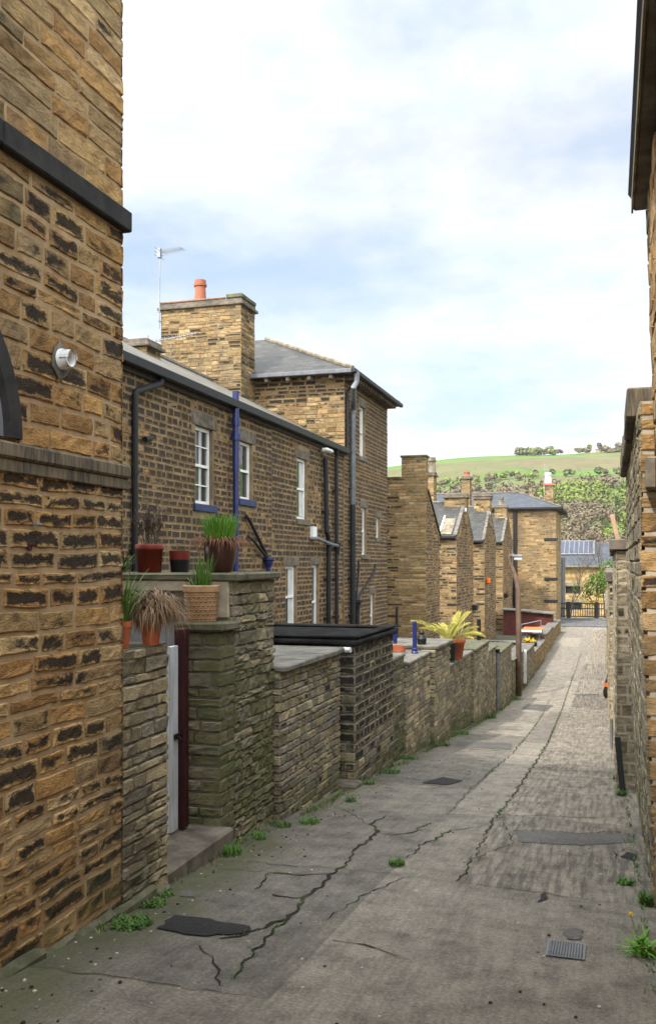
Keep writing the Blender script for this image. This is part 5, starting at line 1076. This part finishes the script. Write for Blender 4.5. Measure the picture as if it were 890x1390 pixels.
mb = MB(); a = Vector((Xp(829.5, 21), 21, Zp(698, .1, 21))); b = Vector((Xp(840.5, 21), 21, Zp(745, .1, 21))); d = (b - a).normalized(); e = a + d * ((a.z - gz(21)) / -d.z); mb.tube([a, e], .055, 'wood_pale', 6); tag(mb.build('wooden_pole'), 'pale wooden pole leaning behind the right-hand wall', 'pole')
x0_, y0_ = G(846, 1076); mb = MB(); zt_ = Zp(1003, .06, y0_)
P = [(x0_ - .045, y0_, gz(y0_)), (x0_ + .02, y0_, gz(y0_)), (x0_ - .035, y0_ + .1, zt_), (x0_ - .10, y0_ + .1, zt_)]
for q, n in ((0, (0, -1, 0)), (.03, (0, 1, 0))): mb.quad([(p[0], p[1] + q, p[2]) for p in P], 'black_plastic', n)
for i in range(4): a, b = P[i], P[(i + 1) % 4]; mb.quad([a, b, (b[0], b[1] + .03, b[2]), (a[0], a[1] + .03, a[2])], 'black_plastic')
tag(mb.build('black_board'), 'black board leaning against the foot of the right-hand wall', 'board')
x0_, y0_ = G(829.5, 1016); mb = MB(); mb.tube([(x0_, y0_, gz(y0_)), (x0_ - .005, y0_, Zp(976, x0_, y0_))], .025, 'metal_grey', 6); tag(mb.build('metal_stake'), 'thin metal stake standing by the right-hand wall', 'stake')
x0_, y0_ = G(824.5, 947); t = root('rubbish_sack', 'black rubbish sack with an orange band by the right-hand wall', 'sack', (x0_, y0_, gz(y0_)))
mb = MB(); mb.lathe((x0_, y0_, gz(y0_)), [(.10, 0), (.13, .06), (.14, .2), (.11, .3), (.10, .42), (.07, .52), (.03, .58), (.04, .66), (.001, .67)], 'black_plastic', 14); mb.build('sack', t, smooth=True); mb = MB(); mb.lathe((x0_, y0_, gz(y0_)), [(.115, .33), (.118, .45)], 'orange_plastic', 14); mb.build('band', t)
# drain cover
t = root('drain_cover', 'grey ribbed metal drain cover set in the concrete near the camera', 'drain cover', (*G(770, 1292), gz(4)))
a, b = G(747, 1281), G(795, 1300); x0_, x1_, y0_, y1_ = a[0] - .0, a[0] + .17, b[1] - .08, a[1]
mb = MB(); zc = lane_h(x0_, y0_) + .004
zt = lambda x, y: lane_h(x, y)
for i in range(12):
    x = x0_ + (x1_ - x0_) * i / 12; w1 = (x1_ - x0_) / 12
    mb.quad([(x, y0_, zt(x, y0_) + .007), (x + w1 * .55, y0_, zt(x, y0_) + .012), (x + w1 * .55, y1_, zt(x, y1_) + .012), (x, y1_, zt(x, y1_) + .007)], 'metal_grey', (0, 0, 1)); mb.quad([(x + w1 * .55, y0_, zt(x, y0_) + .012), (x + w1, y0_, zt(x, y0_) + .005), (x + w1, y1_, zt(x, y1_) + .005), (x + w1 * .55, y1_, zt(x, y1_) + .012)], 'metal_grey', (0, 0, 1))
mb.build('grate', t)
mb = MB()
ou = [(x0_ - .014, y0_ - .014), (x1_ + .014, y0_ - .014), (x1_ + .014, y1_ + .014), (x0_ - .014, y1_ + .014)]; inn = [(x0_ - .002, y0_ - .002), (x1_ + .002, y0_ - .002), (x1_ + .002, y1_ + .002), (x0_ - .002, y1_ + .002)]
io = [mb.av((*p, zt(*p) + .010)) for p in ou]; ii = [mb.av((*p, zt(*p) + .010)) for p in inn]
for k in range(4): mb.face([io[k], io[(k + 1) % 4], ii[(k + 1) % 4], ii[k]], 'grey_pipe', None, (0, 0, 1))
mb.build('frame', t)
# ================================================================== FAR END
t = root('iron_railing', 'black iron railing at the far end of the cobbled street', 'railing', (-1.5, 68, -4))
z0_, zt_ = -3.9, -2.87; xa_, xb_ = -3.4, 4.0; Yr = 68.0
for z in (zt_, zt_ - .35, z0_ + .12): mb = MB(); mb.box(xa_, xb_, Yr - .025, Yr + .025, z - .035, z + .035, 'black_pipe'); mb.build('rail', t)
for k in range(46): mb = MB(); x = xa_ + .08 + k * .16; mb.box(x - .025, x + .025, Yr - .02, Yr + .02, z0_ + .156, zt_ - .036, 'black_pipe'); mb.build('baluster', t)
for px in (771, 809.5): mb = MB(); x = Xp(px, Yr - .1); mb.box(x - .12, x + .12, Yr - .20, Yr - .03, -3.9, zt_ + .12, 'black_pipe', bev=.02); mb.build('post', t)
t = root('lamp_column', 'tall grey lamp column behind the railing', 'pole', (Xp(763, 71), 71, -4.2)); x = Xp(763.5, 71); mb = MB(); mb.tube([(x, 71, -4.4), (x, 71, Zp(757, x, 71))], .17, 'grey_pipe', 10); mb.build('column', t)  # plain column of a grey street lamp
# yellow building with the solar panels
t = root('yellow_building', 'long yellow stone building with slate roof and solar panels beyond the railing', 'building', (0, 88, -6.3))
Yy = 85.; xa_, xb_ = Xp(748, Yy), 16.; ze = Zp(768, 0, Yy); mb = MB()
H = [(Xp(767, Yy), Xp(787, Yy), Zp(806, -2, Yy), Zp(796, -2, Yy)), (Xp(767, Yy), Xp(789, Yy), Zp(828, -2, Yy), Zp(818, -2, Yy)), (3.0, 4.4, Zp(806, 3, Yy), Zp(796, 3, Yy))]
sheet(mb, '-Y', Yy, xa_, xb_, -6.5, lambda u: ze, H, 'mortar_warm', depth=.25); mb.box(xa_, xb_, Yy + .26, Yy + 7, -6.5, ze, 'mortar_warm')
stones(mb, '-Y', Yy, xa_, xb_, courses(-6.5, ze, .25, .2, 111), 'bright_stone', L=.6, proud=.01, gap=.012, holes=H, soot=lambda u, z: .0, seed=111, amp=.05); mb.build('wall', t)
for h in H:
    mb = MB(); mb.box(h[0], h[1], Yy + .12, Yy + .2, h[2], h[2] + .08, 'wood_dark'); mb.box(h[0], h[1], Yy + .12, Yy + .2, h[3] - .08, h[3], 'wood_dark'); mb.box((h[0] + h[1]) / 2 - .05, (h[0] + h[1]) / 2 + .05, Yy + .12, Yy + .2, h[2] + .081, h[3] - .081, 'wood_dark'); wo_ = mb.build('window', t); mb = MB(); mb.box(h[0], h[1], Yy + .205, Yy + .215, h[2], h[3], 'glass'); mb.build('pane', wo_)
    mb = MB(); mb.box(h[0] - .15, h[1] + .15, Yy - .05, Yy + .1, h[3] + .001, h[3] + .3, 'coping_pale', bev=.02); mb.build('lintel', wo_)
zr = Zp(738, 0, 89) + .1; mb = MB(); roofquad(mb, [(xa_ - .4, Yy - .35, ze - .02), (xb_, Yy - .35, ze - .02), (xb_, 89, zr), (xa_ - .4, 89, zr)], 'slate_blue'); roofquad(mb, [(xb_, 92.4, ze - .02), (xa_ - .4, 92.4, ze - .02), (xa_ - .4, 89, zr), (xb_, 89, zr)], 'slate_blue'); ro = mb.build('roof', t)
mb = MB(); mb.box(xa_ - .3, xb_, Yy - .5, Yy - .36, ze - .14, ze - .0, 'coping_pale', bev=.02); mb.build('gutter', t)
xs0, xs1 = Xp(752, 88), Xp(807, 88); zf = lambda yy_: ze - .02 + (zr - ze) * (yy_ - Yy + .35) / 4.35
mb = MB(); q = [(xs0, 86.6, zf(86.6) + .10), (xs1, 86.6, zf(86.6) + .10), (xs1, 88.9, zf(88.9) + .28), (xs0, 88.9, zf(88.9) + .28)]; mb.quad(q, 'metal_grey', (0, -1, 1)); so_ = mb.build('solar_frame', ro)
for k in range(8):
    a = xs0 + .12 + (xs1 - xs0 - .24) * k / 8; b = a + (xs1 - xs0 - .24) / 8 - .09; mb = MB(); mb.quad([(a, 86.8, zf(86.8) + .145), (b, 86.8, zf(86.8) + .145), (b, 88.75, zf(88.75) + .29), (a, 88.75, zf(88.75) + .29)], 'solar_glass', (0, -1, 1)); mb.build('solar_panel', t)
# ---- trees
def leaf_cloud(mb, c, R3, n, s, mat, tone=(0, 1), lobes=7):
    L = [(Vector((U(-.6, .6) * R3[0], U(-.6, .6) * R3[1], U(-.55, .6) * R3[2])), U(.3, .55)) for _ in range(lobes)]
    for _ in range(n):
        lc, lr = rnd.choice(L); v = Vector((rnd.gauss(0, 1), rnd.gauss(0, 1), rnd.gauss(0, 1))).normalized() * (U(.5, 1) ** .5) * lr
        p = Vector(c) + lc + Vector((v.x * R3[0], v.y * R3[1], v.z * R3[2])); a = Vector((U(-1, 1), U(-1, 1), U(-.5, 1))).normalized(); b = a.orthogonal().normalized() * s * U(.6, 1.3); d = a.cross(b).normalized() * s * U(.5, 1.1); at = (U(*tone), 0, 0, .5)
        mb.face([mb.av(p - b, at), mb.av(p + d * .7, at), mb.av(p + b, at), mb.av(p - d * .7, at)], mat)
def limbs(mb, p, d, L, r, lev, mat='bark', spread=.6):
    pts = [p]; q = p
    for i in range(3): d = (d + Vector((U(-.15, .15), U(-.15, .15), U(-.02, .12)))).normalized(); q = q + d * L / 3; pts.append(q)
    mb.tube(pts, [r, r * .85, r * .7, r * .55], mat, 6 if r > .05 else 4, cap=False)
    if lev:
        for _ in range(3): limbs(mb, pts[rnd.choice((2, 3))], (d + Vector((U(-spread, spread), U(-spread, spread), U(-.1, .5)))).normalized(), L * U(.6, .8), r * .55, lev - 1, mat, spread)
Yt = 72.; xt = Xp(806, Yt); zt0 = -4.4
t = root('young_tree', 'small tree with fresh green leaves leaning over the black railing', 'tree', (xt, Yt, zt0)); mb = MB(); limbs(mb, Vector((xt, Yt, zt0)), Vector((.02, 0, 1)), 1.5, .09, 3); mb.build('trunk', t)
mb = MB(); leaf_cloud(mb, (xt + .1, Yt, -1.9), (1.7, 1.4, 1.5), 1300, .09, 'far_leaf_green', lobes=14); leaf_cloud(mb, (xt + 1.6, Yt, -.7), (1.4, 1.3, 1.5), 500, .09, 'far_leaf_green', lobes=9); mb.build('crown', t)
for px, yy, L, lab in ((772, 76, 1.7, 'bare-branched sapling in front of the yellow building, left of the leafy tree'), (822, 78, 2.0, 'bare-branched tree against the solar-panelled roof at the wall edge')):
    x = Xp(px, yy); t = root('bare_tree', lab, 'tree', (x, yy, -5)); mb = MB(); limbs(mb, Vector((x, yy, -5.2)), Vector((0, 0, 1)), L * 1.5, .08, 5, 'twig', .5); mb.build('trunk', t)
# ---- woodland on the valley side: one far-off mass
m = NT('woodland_leaves', .8, .1); a = m.n('ShaderNodeAttribute', attribute_name='stone'); sep = m.n('ShaderNodeSeparateColor'); m.l(a.outputs['Color'], sep.inputs[0])
c = m.ramp(sep.outputs[0], [(0, (.055, .08, .025)), (.22, (.10, .125, .03)), (.42, (.155, .185, .038)), (.55, (.115, .092, .05)), (.78, (.15, .115, .07)), (1, (.14, .11, .075))]); m.col(m.mix(1., c, m.ramp(sep.outputs[1], [(0, .9), (1, 1.12)]), 'MULTIPLY'))
mb = MB()
def far_tree(x, y, R, H, tone):
    z = hill(x, y); cz = z + H * .6
    L = [(U(-.5, .5) * R, U(-.5, .5) * R, U(-.35, .4) * H * .5, U(.35, .6)) for _ in range(6)]
    s = max(.35, y / 1100)
    for _ in range(int(90 * (R / 5) ** 1.2 * (400 / max(y, 300)))+40):
        l = rnd.choice(L); v = Vector((rnd.gauss(0, 1), rnd.gauss(0, 1), rnd.gauss(0, 1))).normalized() * l[3]
        p = Vector((x + l[0] + v.x * R, y + l[1] + v.y * R, cz + l[2] + v.z * H * .45)); at = (min(1, max(0, tone + U(-.05, .05))), U(0, 1), 0, .5)
        a_ = (v.normalized() + Vector((U(-.45, .45), U(-.45, .45), U(-.2, .6)))).normalized(); b = a_.orthogonal().normalized() * s * U(1.1, 2.4); d = a_.cross(b).normalized() * s * U(1., 2.0)
        mb.face([mb.av(p - b, at), mb.av(p + d, at), mb.av(p + b, at), mb.av(p - d, at)], 'woodland_leaves', None, a_)
NTREE = 1500
for i in range(NTREE):
    y = 150 + 620 * (U(0, 1) ** .8); x = y * U(-.26, .06)
    if y > 650 and math.sin(x * .03 + 1) + math.sin(y * .02) < U(-1.5, 1.2): continue
    n_ = math.sin(x * .05 + y * .013) + math.sin(y * .031 - x * .02); tone = U(.2, .45) if n_ > .5 else (U(.5, 1) if n_ < .1 else U(0, .9)); R_ = U(4, 7.5)
    far_tree(x, y, R_, R_ * U(1.6, 2.2), tone)
for i in range(90):
    x = U(-110, 25); far_tree(x, 1215 + U(-60, 15), U(2, 9), U(3, 12), U(.1, 1)) if math.sin(x * .035) + math.sin(x * .011 + 2) > U(-.2, 1.2) else None
for (y0_, x0_, x1_) in ((880, -150, 10), (860, -230, -60)):
    for i in range(26): x = U(x0_, x1_); far_tree(x, y0_ + U(-8, 8) + .1 * x, U(2.5, 5), U(5, 8), U(0, .8))
o = mb.build('woodland'); o['kind'] = 'stuff'
for i, (px, yy, lab) in enumerate(((797, 1190, 'leftmost of the tiny pale farmhouses on the moor skyline'), (812, 1200, 'middle one of the tiny pale farmhouses on the moor skyline'), (829, 1195, 'rightmost of the tiny pale farmhouses on the moor skyline'), (605, 640, 'small grey-roofed house among the trees behind the chimneys'))):
    x = Xp(px, yy); z = hill(x, yy); k = .62 if yy > 900 else .8; t = root('farmhouse', lab, 'house', (x, yy, z), 'far houses on the hillside'); dz = 5 if 490 < yy < 900 else 0
    mb = MB(); mb.box(x - 6 * k, x + 6 * k, yy - 4, yy + 4, z - 3, z + 4 * k + dz, 'pale_stone', at=(.9, 0, 0, 1)); mb.build('wall', t); mb = MB(); z = z + dz; roofquad(mb, [(x - 6.4 * k, yy - 4.3, z + 4 * k), (x + 6.4 * k, yy - 4.3, z + 4 * k), (x + 6.4 * k, yy, z + 6.6 * k), (x - 6.4 * k, yy, z + 6.6 * k)], 'slate_blue'); roofquad(mb, [(x - 6.4 * k, yy + 4.3, z + 4 * k), (x + 6.4 * k, yy + 4.3, z + 4 * k), (x + 6.4 * k, yy, z + 6.6 * k), (x - 6.4 * k, yy, z + 6.6 * k)], 'slate_blue'); mb.build('roof', t)
# ================================================================== WEEDS
def clump(label, px, py, r, n, h, mat='weed_green', wd=.02, up=(.3, 2.2), seg=3, name='weed', dx=0):
    x, y = G(px, py); x += dx; mb = MB(); r2 = r
    for _ in range(n):
        a = U(0, math.tau); q = math.sqrt(U(0, 1)) * r; px_, py_ = x + math.cos(a) * q, y + math.sin(a) * q * 1.2
        mb.blade((px_, py_, lane_h(px_, py_) + U(0, .01)), (U(-1, 1), U(-1, 1)), h * U(.5, 1.2), wd * U(.6, 1.2), mat, U(.3, 1.6), seg=seg, up=U(*up))
    tag(mb.build(name), label, 'weed', 'weeds growing along the lane')
clump('leafy weed clump at the foot of the near house wall', 180, 1254, .10, 420, .045, wd=.022, up=(.1, 1.5))
clump('straggling leafy weed where the low rubble wall meets the lane', 206, 1226, .08, 160, .04, wd=.018, up=(.1, 1.5))
clump('small weed by the end of the doorstep', 226, 1213, .05, 80, .035, wd=.015, up=(.1, 1.5))
clump('soft grass clump at the foot of the gate pier', 313, 1158, .085, 260, .09, 'grass_green', .007, (.8, 4), 4)
clump('grass tuft below the green-stained outhouse wall', 352, 1138, .06, 130, .07, 'grass_green', .007, (.5, 3), 4)
clump('low grass strip at the far corner of the green-stained outhouse', 385, 1122, .07, 140, .05, 'weed_green', .008, (.3, 3), 3)
clump('grass strip at the foot of the coal store wall', 420, 1117, .10, 240, .05, 'grass_green', .008, (.3, 3), 3)
clump('small weed beside the second doorstep', 476, 1088, .06, 90, .06, 'weed_green', .012, (.3, 3), 3)
clump('lone grass tuft growing from a crack in the middle of the lane', 538, 1178, .055, 300, .055, 'grass_green', .006, (.5, 3), 4)
clump('weed at the foot of the black-roofed outhouse', 500, 1066, .07, 120, .05, 'weed_green', .014, (.2, 2), 3)
clump('weeds at the far corner of the black-roofed outhouse', 528, 1050, .14, 240, .06, 'weed_green', .014, (.2, 2), 3)
clump('weeds at the foot of the blue-post yard wall', 556, 1032, .12, 150, .06, 'weed_green', .014, (.2, 2), 3)
clump('weed at the foot of the big slab pier', 598, 1012, .14, 160, .08, 'weed_green', .016, (.3, 2), 3)
clump('weeds below the palm pots', 622, 996, .2, 160, .09, 'grass_green', .016, (.3, 2), 3)
clump('pale green weed at the foot of the mossy-capped pier', 658, 974, .25, 240, .16, 'weed_green', .02, (.4, 2), 3)
clump('grass between the mossy-capped pier and the standpipe', 672, 964, .22, 160, .12, 'grass_green', .02, (.4, 2), 3)
clump('weed at the foot of the street lamp', 697, 950, .25, 160, .12, 'weed_green', .02, (.4, 2), 3)
clump('flat green weed near the right-hand wall, above the dandelion', 848, 1199, .055, 150, .04, 'grass_green', .018, (.1, 1.2), 3)
clump('weed beside the leaning black board', 843, 1080, .06, 110, .07, 'weed_green', .014, (.3, 2), 3)
clump('weeds behind the leaning black board', 840, 1058, .08, 110, .09, 'weed_green', .014, (.3, 2), 3)
clump('weed strip at the foot of the right-hand outhouse', 871, 1225, .05, 160, .09, 'weed_green', .016, (.4, 2), 3, dx=.03)
# dandelion
x, y = G(868, 1296); x += .02
t = root('dandelion', 'yellow dandelion in flower at the bottom right beside the wall', 'dandelion', (x, y, lane_h(x, y)))
mb = MB(); z0_ = lane_h(x, y)
for _ in range(90): a = U(0, math.tau); mb.blade((x + U(-.05, .06), y + U(-.06, .06), z0_), (math.cos(a), math.sin(a)), U(.08, .19), .018, 'lime_grass', U(.6, 1.8), seg=4, up=U(.4, 2.5))
mb.build('leaves', t)
for k, (px, py) in enumerate(((855, 1243), (885, 1292))):
    hx = Xp(px, y); hz = Zp(py, hx, y); mb = MB(); mb.tube([(x - .01, y, z0_), ((x + hx) / 2 - .005, y, (z0_ + hz) / 2 + .01), (hx, y, hz)], .0028, 'lime_grass', 5, at=(.6, 0, 0, .5)); mb.build('stem', t)
    mb = MB()
    for i in range(90): a = U(0, math.tau); mb.blade((hx, y, hz), (math.cos(a), math.sin(a)), U(.014, .026), .006, 'yellow_petal', .3, seg=1, up=U(.0, 2.2))
    mb.build('flower', t)
# fine grass and moss in the joints
mb = MB()
for (x, y) in TUFT:
    dens = .5 + .5 * math.sin(x * 7 + y * 3.1) + .4 * math.sin(y * 1.7)
    if dens < .75: continue
    for _ in range(5): px_, py_ = x + U(-.02, .02), y + U(-.03, .03); mb.blade((px_, py_, lane_h(px_, py_)), (U(-1, 1), U(-1, 1)), U(.008, .028), .006, rnd.choice(('weed_green', 'grass_green')), U(.2, 1.2), seg=2, up=U(.3, 2.5))
y = 4.5
while y < 40:
    xe = -2.80 + .04 if y > 7.9 else -2.86; xe = -2.70 if y > 12 else xe; xe = -2.7 if y < 5.4 else xe
    if U(0, 1) < .70 + .4 * math.sin(y * 2.3):
        for _ in range(22): px_, py_ = xe + abs(rnd.gauss(0, .05)), y + U(-.05, .05); mb.blade((px_, py_, lane_h(px_, py_)), (U(-1, 1), U(-1, 1)), U(.015, .06), .009, rnd.choice(('weed_green', 'weed_green', 'straw', 'grass_green')), U(.2, 1.2), seg=2, up=U(.3, 2.5))
    if U(0, 1) < .35:
        xr = Xp(G(864, 1151)[0], 8) if False else .21 - .006 * (y - 6)
        for _ in range(8): px_, py_ = xr - abs(rnd.gauss(0, .03)), y + U(-.05, .05); mb.blade((px_, py_, lane_h(px_, py_)), (U(-1, 1), U(-1, 1)), U(.015, .05), .008, 'weed_green', U(.2, 1.2), seg=2, up=U(.3, 2.5))
    y += .07
o = mb.build('grass'); o['kind'] = 'stuff'
# grit and litter specks on the lane
mb = MB()
for _ in range(420):
    y = 3 + 10 * U(0, 1) ** 1.5; x = U(-2.75, .2) if U(0, 1) < .4 else -2.7 + abs(rnd.gauss(0, .25)); s_ = U(.003, .009); z = lane_h(x, y); mb.bbox(x - s_, x + s_, y - s_ * U(.6, 1.3), y + s_, z, z + s_ * U(.6, 1.4), rnd.choice(('dark_concrete', 'mortar_pale', 'soil', 'pink_concrete')), b=s_ * .4)
o = mb.build('gravel'); o['kind'] = 'stuff'

# ================================================================== HAZE over the valley
mh = bpy.data.materials.new('haze'); mh.use_nodes = True; th_ = mh.node_tree; th_.nodes.clear()
vol = th_.nodes.new('ShaderNodeVolumePrincipled'); vol.inputs['Color'].default_value = (.86, .91, 1, 1); vol.inputs['Density'].default_value = .00006; vol.inputs['Anisotropy'].default_value = .2
ou_ = th_.nodes.new('ShaderNodeOutputMaterial'); th_.links.new(vol.outputs[0], ou_.inputs['Volume']); MATS['haze'] = mh
mb = MB(); mb.box(-1100, 900, -60, 2700, -40, 175, 'haze'); o = mb.build('haze'); o['kind'] = 'stuff'
